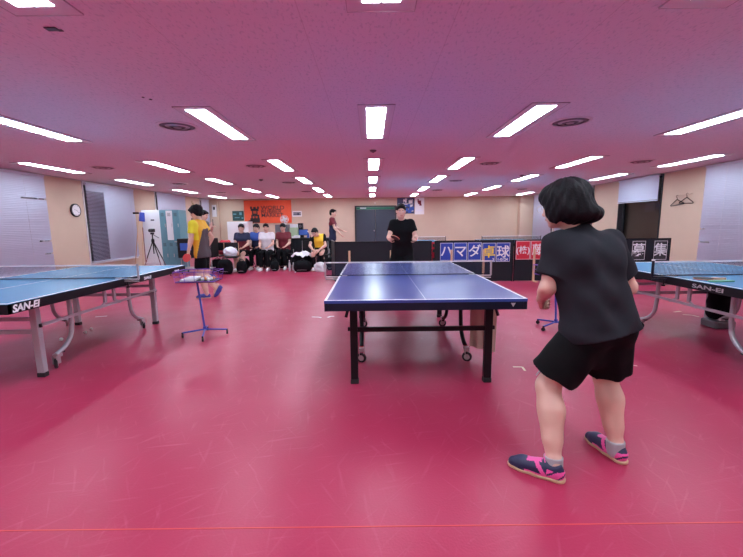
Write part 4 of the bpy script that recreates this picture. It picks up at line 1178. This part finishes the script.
MB().lathe([(.11, 0), (.12, .02), (.135, .30), (.143, .30), (.143, .315), (.128, .315), (.112, .02), (0, .02)], n=24).build('pail', 'white_paint', t, smooth=True)
MB().tube([(-.14, 0, .30)] + [(-.14 * math.cos(a), 0, .30 + .0 + .12 * math.sin(a)) for a in np.linspace(.3, PI - .3, 8)] + [(.14, 0, .30)], .003, 6).build('handle', 'steel', t)

# pictures and the straw ornament on the far part of the clock wall
for i, (y, z, lab) in enumerate(((16.05, 1.50, 'upper small dark framed picture behind the yellow shirted player'), (16.05, 1.12, 'lower small dark framed picture behind the yellow shirted player'))):
    t = thing('picture_frame', lab, 'picture', (-HW, y, z), group='small pictures on the clock wall')
    MB().b2(0, .02, -.16, .16, -.15, .15).build('frame', 'dark_frame', t, bevel=.003)
    MB().b2(.02, .022, -.12, .12, -.11, .11).build('print', 'straw', t)
m = MB(); rnd = random.Random(4)
for k in range(26):
    a = rnd.uniform(-1.2, 1.2); L = rnd.uniform(.15, .32)
    m.tube([(.05, rnd.uniform(-.06, .06), 0), (.07 + rnd.uniform(0, .08), math.sin(a) * L * .6, math.cos(a) * L * .6), (.06, math.sin(a * 1.2) * L, math.cos(a * 1.2) * L)], .006, 5)
m.ball((.05, 0, -.02), .06, 10)
tag(m.build('straw_ornament', 'straw', loc=(-HW, 16.0, 2.05)), 'straw ornament of dry stalks high on the wall above the yellow shirted player', 'ornament')
t = thing('poster', 'white framed notice with a black dot on the pillar in the far corner', 'poster', (-7.16, FARY - .16, 2.0))
MB().b2(-.10, .10, -.015, 0, -.27, .27).build('sheet', 'paper', t)
MB().b2(-.05, .04, -.018, -.015, .05, .18).build('print', 'dark_frame', t)
MB().b2(-.105, -.095, -.02, 0, -.27, .27).b2(.095, .105, -.02, 0, -.27, .27).build('edging', 'grey_metal', t)
t = thing('light_switch', 'small switch plate on the far wall beside the white cabinet', 'switch', (-6.62, FARY, 1.17))
MB().b2(-.05, .05, -.012, 0, -.09, .09).build('plate', 'wood', t, bevel=.003)
MB().b2(-.02, .02, -.018, -.012, -.03, .03).build('rocker', 'dark_frame', t)

# ---------------------------------------------------------------- far wall
t = thing('orange_banner', 'orange banner with a black castle and black lettering on the far wall', 'banner', (-4.75, FARY - .02, 1.94))
m = MB()
vs = []; nx = 22
for i in range(nx + 1):
    x = -1.09 + 2.18 * i / nx; yy = -.012 - .012 * (1 + math.sin(i * .9)) / 2
    vs += [(x, yy, .52), (x, yy, -.52)]
for i in range(nx + 1):
    x = -1.09 + 2.18 * i / nx; yy = -.009 - .012 * (1 + math.sin(i * .9)) / 2 + .0
    vs += [(x, yy + .002, .52), (x, yy + .002, -.52)]
o_ = 2 * (nx + 1)
m.add(vs, [(2 * i, 2 * i + 1, 2 * i + 3, 2 * i + 2) for i in range(nx)] + [(o_ + 2 * i, o_ + 2 * i + 2, o_ + 2 * i + 3, o_ + 2 * i + 1) for i in range(nx)])
m.build('cloth', 'orange_banner', t, smooth=True)
m = MB(); Y0, Y1 = -.034, -.028
def bb(x0, x1, z0, z1): m.b2(x0, x1, Y0, Y1, z0, z1)
cx_ = -.60
bb(cx_ - .20, cx_ - .12, .13, .24); bb(cx_ - .06, cx_ + .06, .11, .22); bb(cx_ + .12, cx_ + .20, .13, .24)
bb(cx_ - .18, cx_ + .18, .04, .14); bb(cx_ - .13, cx_ - .08, -.09, .04); bb(cx_ + .08, cx_ + .13, -.09, .04); bb(cx_ - .13, cx_ + .13, -.02, .0); bb(cx_ - .13, cx_ + .13, -.14, -.07)
bb(cx_ - .17, cx_ + .20, -.20, -.13); bb(cx_ - .17, cx_ - .10, -.30, -.20); bb(cx_ - .03, cx_ + .03, -.30, -.20); bb(cx_ + .12, cx_ + .20, -.30, -.20)
bb(cx_ - .22, cx_ + .22, -.42, -.29)
m.add([(cx_ - .22, Y0, -.36), (cx_ - .52, Y0, -.50), (cx_ + .22, Y0, -.50), (cx_ + .22, Y0, -.36), (cx_ - .22, Y1, -.36), (cx_ - .52, Y1, -.50), (cx_ + .22, Y1, -.50), (cx_ + .22, Y1, -.36)],
      [(0, 1, 2, 3), (7, 6, 5, 4), (0, 4, 5, 1), (1, 5, 6, 2), (2, 6, 7, 3), (3, 7, 4, 0)])
m.build('castle_emblem', 'banner_black', t)
for i, w_ in enumerate(('WORLD', 'RUBBER', 'MARKET')):
    lettering(w_, .24, 'banner_black', t, (-.31, -.034, .17 - i * .17), (PI / 2, 0, 0), align='LEFT', bold=.003, sx=1.12 if i else 1.22)
def poster(label, x0, x1, z0, z1, key, extra=None, cat='poster', y=FARY):
    t = thing('poster', label, cat, ((x0 + x1) / 2, y - .004, (z0 + z1) / 2)); w, h = x1 - x0, z1 - z0
    MB().b2(-w / 2, w / 2, -.012, 0, -h / 2, h / 2).build('sheet', key, t)
    if extra: extra(t, w, h)
    return t
def ex1(t, w, h):
    m = MB()
    for (x, z, a, b) in ((-.15, .08, .10, .05), (.12, .1, .08, .12), (-.05, -.08, .16, .03), (.2, -.1, .06, .06)): m.box((x, -.014, z), (a * 1.4, .002, b))
    m.build('print', 'teal', t)
poster('dark green poster beside the orange banner, above the white cabinet', -6.40, -5.88, 1.54, 1.99, 'poster_green', ex1)
def ex2(t, w, h):
    m = MB(); rnd = random.Random(2); m.box((0, -.014, .1), (w * .86, .002, .012)).box((-.1, -.014, 0), (.012, .002, h * .86)).box((.2, -.014, 0), (.012, .002, h * .86)).box((0, -.014, -.15), (w * .86, .002, .012))
    for k in range(16):
        m.box((rnd.uniform(-.4, .4) * w, -.014, rnd.uniform(-.42, .42) * h), (rnd.uniform(.03, .14), .002, rnd.uniform(.03, .14)))
    m.build('print', 'cloth_white', t)
    m = MB()
    for k in range(8):
        m.box((rnd.uniform(-.1, .42) * w, -.016, rnd.uniform(-.42, .42) * h), (rnd.uniform(.06, .16), .002, rnd.uniform(.06, .16)))
    m.build('print', 'cloth_blue', t)
poster('dark blue and white photo poster high beside the dark double door', 1.22, 2.02, 1.78, 2.50, 'poster_dark', ex2)
def ex3(t, w, h):
    MB().box((.0, -.014, .17), (.14, .002, .16)).box((-.07, -.014, .24), (.05, .002, .16)).box((.04, -.014, .06), (.10, .002, .08)).build('print', 'cloth_maroon', t)
    MB().box((.0, -.014, -.2), (.30, .002, .06)).build('print_band', 'plastic_bag', t)
poster('white poster with a red figure next to the photo poster', 2.04, 2.47, 1.74, 2.50, 'paper', ex3)
def ex4(t, w, h):
    MB().box((0, -.014, 0), (w * .8, .002, h * .52)).build('strip', 'cloth_navy', t)
    m = MB()
    for k in range(7):
        if k != 4: m.box((-.16 + k * .052, -.016, 0), (.03, .002, .06))
    m.build('print', 'grey_metal', t)
poster('small white sign with a navy strip beside the orange banner', -3.63, -3.19, 1.70, 1.96, 'paper', ex4)
# white cabinet
t = thing('white_cabinet', 'tall white cabinet under the dark green poster', 'cabinet', (-5.96, 17.30, 0))
MB().b2(-.48, .48, -.20, .42, .05, 1.50).build('body', 'white_paint', t, bevel=.008)
for s_ in (-1, 1):
    dd = MB().b2(min(0, s_ * .46) + .005, max(0, s_ * .46) - .005, -.22, -.20, .09, 1.46).build('door', 'white_paint', t, bevel=.004)
    MB().b2(s_ * .05 - .01, s_ * .05 + .01, -.245, -.22, .7, .85).build('handle', 'steel', dd)
MB().b2(-.46, .46, -.16, .40, 0, .05).build('plinth', 'grey_plastic', t)

# long counter with things on it
t = thing('counter', 'long black counter behind the seated people', 'counter', (-2.40, 12.55, 0))
MB().b2(-1.25, 1.15, -.35, .35, .86, .90).build('worktop', 'black_plastic', t, bevel=.005)
MB().b2(-1.22, 1.12, -.30, .32, .04, .86).build('body', 'dark_vinyl', t)
for k in range(4):
    dd = MB().b2(-1.20 + k * .58, -1.20 + k * .58 + .565, -.318, -.30, .08, .84).build('door', 'dark_vinyl', t, bevel=.004)
    MB().b2(-1.20 + k * .58 + .50, -1.20 + k * .58 + .52, -.335, -.318, .40, .55).build('handle', 'alu', dd)
t = thing('grey_case', 'grey cabinet box standing on the black counter', 'box', (-2.88, 12.45, .90))
MB().b2(-.20, .20, -.2, .2, 0, .44).build('body', 'grey_plastic', t, bevel=.01)
MB().b2(-.17, .17, -.208, -.2, .04, .40).build('front_panel', 'grey_plastic', t, bevel=.004)
t = thing('electric_fan', 'small round white fan on top of the grey box', 'fan', (-2.80, 12.40, 1.345))
MB().lathe([(.08, 0), (.08, .015), (.02, .025), (.015, .05)], n=20).build('base', 'white_paint', t, smooth=True)
m = MB()
for rr, yy in ((.13, 0), (.10, -.035), (.06, -.05), (.13, -.02)):
    m.tube([(rr * math.cos(a), yy, .16 + rr * math.sin(a)) for a in np.linspace(0, 2 * PI, 25)[:-1]], .005, 6, closed=True)
for k in range(18):
    a = k * PI / 9; m.tube([(0, -.055, .16), (.10 * math.cos(a), -.035, .16 + .10 * math.sin(a)), (.13 * math.cos(a), 0, .16 + .13 * math.sin(a))], .003, 5)
m.build('guard', 'white_paint', t)
m = MB()
for k in range(4):
    a = k * PI / 2 + .3
    m.box((.055 * math.cos(a), -.01, .16 + .055 * math.sin(a)), (.09, .006, .07), Matrix.Rotation(-a, 3, 'Y') @ Matrix.Rotation(.4, 3, 'X'))
m.lathe([(.03, -.03), (.035, .06)], c=(0, 0, .16), axis=(0, 1, 0), n=14)
m.build('blades', 'plastic_bag', t)
t = thing('paper_box', 'white box stacked beside the small white fan', 'box', (-2.51, 12.45, .90))
MB().b2(-.11, .11, -.12, .12, .34, .45).build('upper_box', 'paper', t, bevel=.004)
MB().b2(-.12, .12, -.12, .12, 0, .34).build('lower_box', 'pale_green', t, bevel=.004)
t = thing('black_speaker', 'small black speaker behind the pale green box on the counter', 'speaker', (-2.33, 12.66, .90))
MB().b2(-.08, .08, -.08, .08, 0, .48).build('cabinet', 'black_plastic', t, bevel=.006)
MB().lathe([(.05, 0), (.05, .006), (.02, -.0)], c=(0, -.08, .38), axis=(0, -1, 0), n=18).build('cone', 'grey_plastic', t)
t = thing('pump_bottle', 'blue and white bottle standing on the counter', 'bottle', (-2.05, 12.40, .90))
MB().lathe([(.04, 0), (.04, .13), (.015, .16), (.015, .19)], n=16).build('bottle_body', 'cloth_blue', t, smooth=True)
MB().lathe([(.018, .19), (.018, .21), (.006, .22)], n=12).bar((0, 0, .22), (-.03, -.02, .22), .01, .01).build('pump', 'paper', t)
t = thing('computer_monitor', 'small monitor with a blue screen on the counter', 'monitor', (-2.22, 12.52, .90), .2)
MB().b2(-.12, .12, -.08, .08, 0, .012).b2(-.015, .015, -.01, .02, .01, .10).build('stand', 'black_plastic', t)
MB().b2(-.15, .15, -.012, .015, .08, .28).build('housing', 'black_plastic', t, bevel=.004)
MB().b2(-.14, .14, -.014, -.012, .095, .265).build('screen', 'screen_blue', t)
tag(MB().box((0, 0, .03), (.26, .20, .06)).box((.03, .01, .075), (.20, .16, .03)).build('paper_stack', 'paper', loc=(-2.42, 12.27, .90), rotz=.2, bevel=.003), 'stack of white papers at the counter edge before the pale green box', 'paper')
t = thing('small_jar', 'pale jar near the free end of the counter', 'jar', (-1.75, 12.4, .90))
MB().lathe([(.05, 0), (.055, .01), (.055, .07), (.04, .085)], n=16).build('jar_body', 'beige_cloth', t, smooth=True)
MB().lathe([(.043, .085), (.043, .10), (0, .10)], n=16).build('lid', 'paper', t)

# ---------------------------------------------------------------- bags, trolley and other things around the seated people
t = thing('equipment_trolley', 'black trolley with a blue front panel behind the yellow shirted player', 'trolley', (-4.88, 10.70, 0))
MB().b2(-.48, .48, -.22, .22, .45, .98).build('box_body', 'black_plastic', t, bevel=.01)
for s_ in (-1, 1): MB().b2(s_ * .25 - .15, s_ * .25 + .15, -.228, -.22, .66, .86).build('front_panel', 'screen_blue', t)
for sx in (-1, 1):
    for sy in (-1, 1):
        g = MB().tube([(sx * .42, sy * .18, .45), (sx * .42, sy * .18, .07)], .012, 8).build('leg', 'alu', t)
        MB().lathe([(.03, -.01), (.03, .01)], c=(sx * .42, sy * .18, .031), axis=(1, 0, 0), n=14).build('wheel', 'black_rubber', g)
MB().b2(-.44, .44, -.19, .19, .14, .16).build('shelf', 'alu', t)
MB().tube([(-.48, -.2, .90), (-.55, -.2, .90), (-.55, .2, .90), (-.48, .2, .90)], .01, 8).build('push_handle', 'alu', t)
chair('folding chair with an office style black back beside the phone holding person', -4.36, 11.42, PI + .15, 'black_metal', legkey='alu')
chair('folding chair beside the white plastic bag, draped with black bags', -4.02, 10.80, .2, 'black_metal', legkey='wood')
def bag(name, label, c, size, key, rz=0.0, handle=True, cat='bag', vox=.012, strap='black_rubber', wob=.012, group=None):
    x, y, z = c; w, d_, h = size
    t = thing(name, label, cat, c, rz * 0, group)
    B = SDF(); ca, sa = math.cos(rz), math.sin(rz)
    def P(a, b, e): return (x + a * ca - b * sa, y + a * sa + b * ca, z + e)
    r = min(w, d_, h) * .5 * .92; r = min(r, .12)
    for ex in (r * .98, h * .5, h - r):
        for ey in (-1, 1):
            q = 1.0 if ex < h * .6 else .82
            B.cap(P(-(w / 2 - r) * q, ey * max(d_ / 2 - r, 0), ex), P((w / 2 - r) * q, ey * max(d_ / 2 - r, 0), ex), r, k=.06)
    B.plane((x, y, z + .004), (0, 0, -1))
    B.noise = lambda X, Y, Z: (wob * .5 * np.sin(28 * (X - x) + 17 * (Z - z)) * np.sin(23 * (Y - y) - 26 * (Z - z) + 1)).astype(np.float32)
    child_fix(B.build('bag_body', key, None, vox), t)
    if handle:
        pts = [P(-.07, 0, h - .02), P(-.06, 0, h + .03), P(0, 0, h + .055), P(.06, 0, h + .03), P(.07, 0, h - .02)]
        child_fix(MB().tube(pts, .009, 8).build('handle', strap, None), t)
        m = MB()
        m.tube([P(-w * .3, -d_ / 2 - .002, h * .2), P(0, -d_ / 2 - .008, h * .22), P(w * .3, -d_ / 2 - .002, h * .2)], .006, 6)
        child_fix(m.build('zip', 'grey_metal', None), t)
    return t
bag('white_plastic_bag', 'crumpled white plastic bag on the folding chair beside the black bags', (-4.02, 10.78, .455), (.30, .24, .24), 'plastic_bag', handle=False, wob=.03)
bag('red_bag', 'red bag on the chair behind the white plastic bag', (-4.38, 11.40, .46), (.40, .22, .42), 'red_banner', handle=False, wob=.03)
bag('backpack', 'black backpack on the floor below the white plastic bag', (-4.02, 10.36, 0), (.36, .24, .40), 'cloth_black')
bag('backpack', 'black backpack leaning at the feet of the first seated player', (-3.62, 10.50, 0), (.24, .2, .34), 'cloth_black')
bag('backpack', 'black backpack on the floor toward the trolley', (-4.44, 10.86, 0), (.34, .22, .36), 'cloth_black')
bag('sports_bag', 'black sports bag under the white towel', (-2.02, 11.10, 0), (.52, .30, .44), 'cloth_black')
bag('sports_bag', 'large round black bag on the floor in front of the white towel', (-1.96, 10.72, 0), (.46, .28, .30), 'cloth_black')
bag('sports_bag', 'black bag in front of the counter beside the man in the yellow vest', (-1.16, 11.0, 0), (.28, .24, .38), 'cloth_black')
bag('plastic_sack', 'crumpled pale plastic sack at the feet of the man in the yellow vest', (-1.44, 10.62, 0), (.30, .2, .26), 'clear', handle=False, wob=.03)
bag('sports_bag', 'black bag under the chair of the player in navy and maroon', (-3.88, 11.40, 0), (.34, .22, .34), 'cloth_black')
bag('sports_bag', 'black bag under the chair of the player in dark red', (-2.70, 11.70, 0), (.34, .24, .34), 'cloth_black')
bag('sports_bag', 'low black bag between the feet of the players in white and dark red', (-2.80, 10.92, 0), (.20, .26, .30), 'cloth_black')
# black chairs before the counter
chair('folding chair with grey legs in front of the counter, next to the vested man', -1.98, 11.80, 0, 'black_metal', legkey='alu')
# towel
def drape(name, label, c, w, d_, h, key, rz=0.0, amp=.03, cat='towel'):
    m = MB(); nx, ny = 16, 12; vs = []
    for th in (0, -.008):
        for i in range(nx + 1):
            for j in range(ny + 1):
                u = i / nx - .5; v = j / ny - .5
                r = max(abs(u), abs(v)) * 2
                zz = h * (1 - max(0, r - .35) ** 1.4 * .95) + amp * math.sin(9 * u + 7 * v) * .5 + amp * .4 * math.sin(21 * u - 13 * v)
                vs.append((u * w, v * d_, zz + th))
    n1 = (nx + 1) * (ny + 1); f = []
    for i in range(nx):
        for j in range(ny):
            a = i * (ny + 1) + j; f.append((a, a + ny + 1, a + ny + 2, a + 1)); f.append((n1 + a, n1 + a + 1, n1 + a + ny + 2, n1 + a + ny + 1))
    m.add(vs, f)
    return tag(m.build(name, key, loc=c, rotz=rz, smooth=True), label, cat)
drape('towel', 'white towel thrown over the black sports bag', (-2.0, 11.06, .36), .55, .44, .17, 'cloth_white', rz=-.35, amp=.05)
def bottle(label, x, y, z=0, key='clear', cap='plastic_bag', h=.21):
    t = thing('water_bottle', label, 'bottle', (x, y, z), group='drink bottles')
    MB().lathe([(.030, 0), (.033, .01), (.033, h * .68), (.014, h * .88), (.013, h * .93)], n=16).build('bottle_body', key, t, smooth=True)
    MB().lathe([(.016, h * .93), (.016, h), (0, h)], n=12).build('cap', cap, t)
bottle('tall clear bottle on the floor beside the fourth seated player', -2.36, 10.85, h=.32)
bottle('clear bottle on the floor, closer to the large round black bag', -2.27, 10.95, h=.24)
tag(MB().ball((0, 0, .02), .02, 14).build('table_tennis_ball', 'ball_white', loc=(-2.12, 10.45, 0), smooth=True), 'white ball on the floor beside the large round black bag', 'ball')

# ---------------------------------------------------------------- ball baskets on wheeled stands
def ball_stand(label, x, y, rz, sheet=True):
    t = thing('ball_basket_stand', label, 'ball basket', (x, y, 0), rz)
    for k in range(4):
        a = k * PI / 2 + .25
        e = (math.cos(a) * .25, math.sin(a) * .25)
        g = MB().tube([(0, 0, .085), (e[0], e[1], .06)], .010, 8).build('base_arm', 'blue_paint', t)
        MB().lathe([(.022, -.010), (.022, .010)], c=(e[0], e[1], .024), axis=(1, .3, 0), n=14).box((e[0], e[1], .05), (.016, .016, .03)).build('caster', 'black_rubber', g)
    MB().tube([(0, 0, .07), (-.012, 0, .25), (-.05, 0, .66)], .012, 10).lathe([(.02, .07), (.02, .12)], n=12).build('pole', 'blue_paint', t)
    m = MB(); cx0 = -.02; W_, D_ = .235, .155; z0, z1 = .685, .80
    for zz, k in ((z0, .93), (z1, 1.0), ((z0 + z1) / 2, .965)):
        m.tube([(cx0 + sx * W_ * k, sy * D_ * k, zz) for sx, sy in ((-1, -1), (1, -1), (1, 1), (-1, 1))], .0045 if zz != (z0 + z1) / 2 else .002, 6, closed=True)
    for sx, sy in ((-1, -1), (1, -1), (1, 1), (-1, 1), (0, -1), (0, 1), (.5, -1), (-.5, -1), (.5, 1), (-.5, 1), (-1, 0), (1, 0)):
        m.tube([(cx0 + sx * W_ * .93, sy * D_ * .93, z0), (cx0 + sx * W_, sy * D_, z1)], .0025, 5)
    m.build('wire_rim', 'purple_wire', t)
    MB().b2(cx0 - W_ * .93, cx0 + W_ * .93, -D_ * .93, D_ * .93, z0 - .012, z0).build('tray', 'dark_vinyl', t, bevel=.003)
    return t
ball_stand('blue wheeled ball basket with a white cloth in it, beside the left table', -2.03, 4.46, .05)
tag(MB().box((0, 0, .012), (.17, .22, .024)).box((.02, 0, .03), (.14, .2, .014)).build('folded_cloth', 'cloth_white', loc=(-2.15, 4.45, .687), rotz=.1, bevel=.006), 'folded white cloth lying in the ball basket', 'cloth')
rnd = random.Random(8)
for k in range(6):
    x = -2.0 + rnd.uniform(0, .18); y = 4.37 + (k % 3) * .07 + rnd.uniform(0, .02)
    x = -1.98 + (k // 3) * .075
    tag(MB().ball((0, 0, .02), .02, 14).build('table_tennis_ball', 'ball_orange' if k % 4 == 1 else 'ball_white', loc=(x, y, .687), smooth=True), 'small ball lying in the ball basket beside the folded white cloth', 'ball', 'balls in the left basket')
ball_stand('blue wheeled ball basket mostly hidden behind the player in black', 2.31, 4.62, .3)
for (x, y, lab) in ((-3.67, 4.32, 'white ball on the floor near the wheel of the table by the clock wall'), (-3.60, 4.60, 'white ball on the floor under the left light blue table, nearer of the close pair'),
                    (-3.64, 4.76, 'white ball on the floor under the left light blue table, farther of the close pair')):
    tag(MB().ball((0, 0, .02), .02, 16).build('table_tennis_ball', 'ball_white', loc=(x, y, 0), smooth=True), lab, 'ball')
tag(MB().ball((0, 0, .02), .02, 16).build('table_tennis_ball', 'ball_white', loc=(2.965, 4.06, .9147), smooth=True) if False else MB().lathe([(.016, 0), (.016, .012), (0, .014)], n=12).build('post_cap', 'line_white', loc=(2.895, 3.86, .9215)), 'white cap on the net post of the right light blue table', 'cap')
racket('black and green racket lying on the right light blue table by the net', (3.20, 3.60, .7685), (1, -.25, 0), (0, 0, -1))
t = thing('green_cloth', 'thin green cloth lying on the light blue table by the racket', 'cloth', (3.24, 3.46, .761))
MB().box((0, 0, .005), (.22, .06, .01)).build('cloth_fold', 'green_cloth', t, rotz=.1, bevel=.003)
# bag below the right table, towel behind the leg of the dark table
bag('sports_bag', 'tall black bag with a grey base standing under the right light blue table', (4.33, 4.60, .10), (.24, .22, .46), 'cloth_black', handle=True)
tag(MB().box((0, 0, .05), (.25, .23, .10)).build('bag_base', 'grey_plastic', loc=(4.33, 4.60, 0), bevel=.02), 'rounded grey plastic foot block under the tall black bag', 'block')
m = MB(); nx = 12; vs = []
for th in (0, .006):
    for i in range(nx + 1):
        for j in range(9):
            v = j / 8; u = i / nx
            vs.append((.012 * math.sin(u * 14 + v * 2) * (.3 + v) + th, (u - .5) * .30 * (1 - .12 * v), -.56 * v))
n1 = (nx + 1) * 9; f = []
for i in range(nx):
    for j in range(8):
        a = i * 9 + j; f += [(a, a + 9, a + 10, a + 1), (n1 + a, n1 + a + 1, n1 + a + 10, n1 + a + 9)]
m.add(vs, f)
tag(m.build('towel', 'beige_cloth', loc=(1.065, 3.55, .665), rotz=.75, smooth=True), 'pinkish beige towel hanging under the dark blue table behind its leg', 'towel')
tag(MB().box((0, 0, 0), (.16, .10, .012)).box((.05, 0, .02), (.03, .22, .012)).build('cloth_scrap', 'black_rubber', loc=(3.57, 11.2, .766)), 'small black thing lying on the far table behind the blue banners', 'cloth')
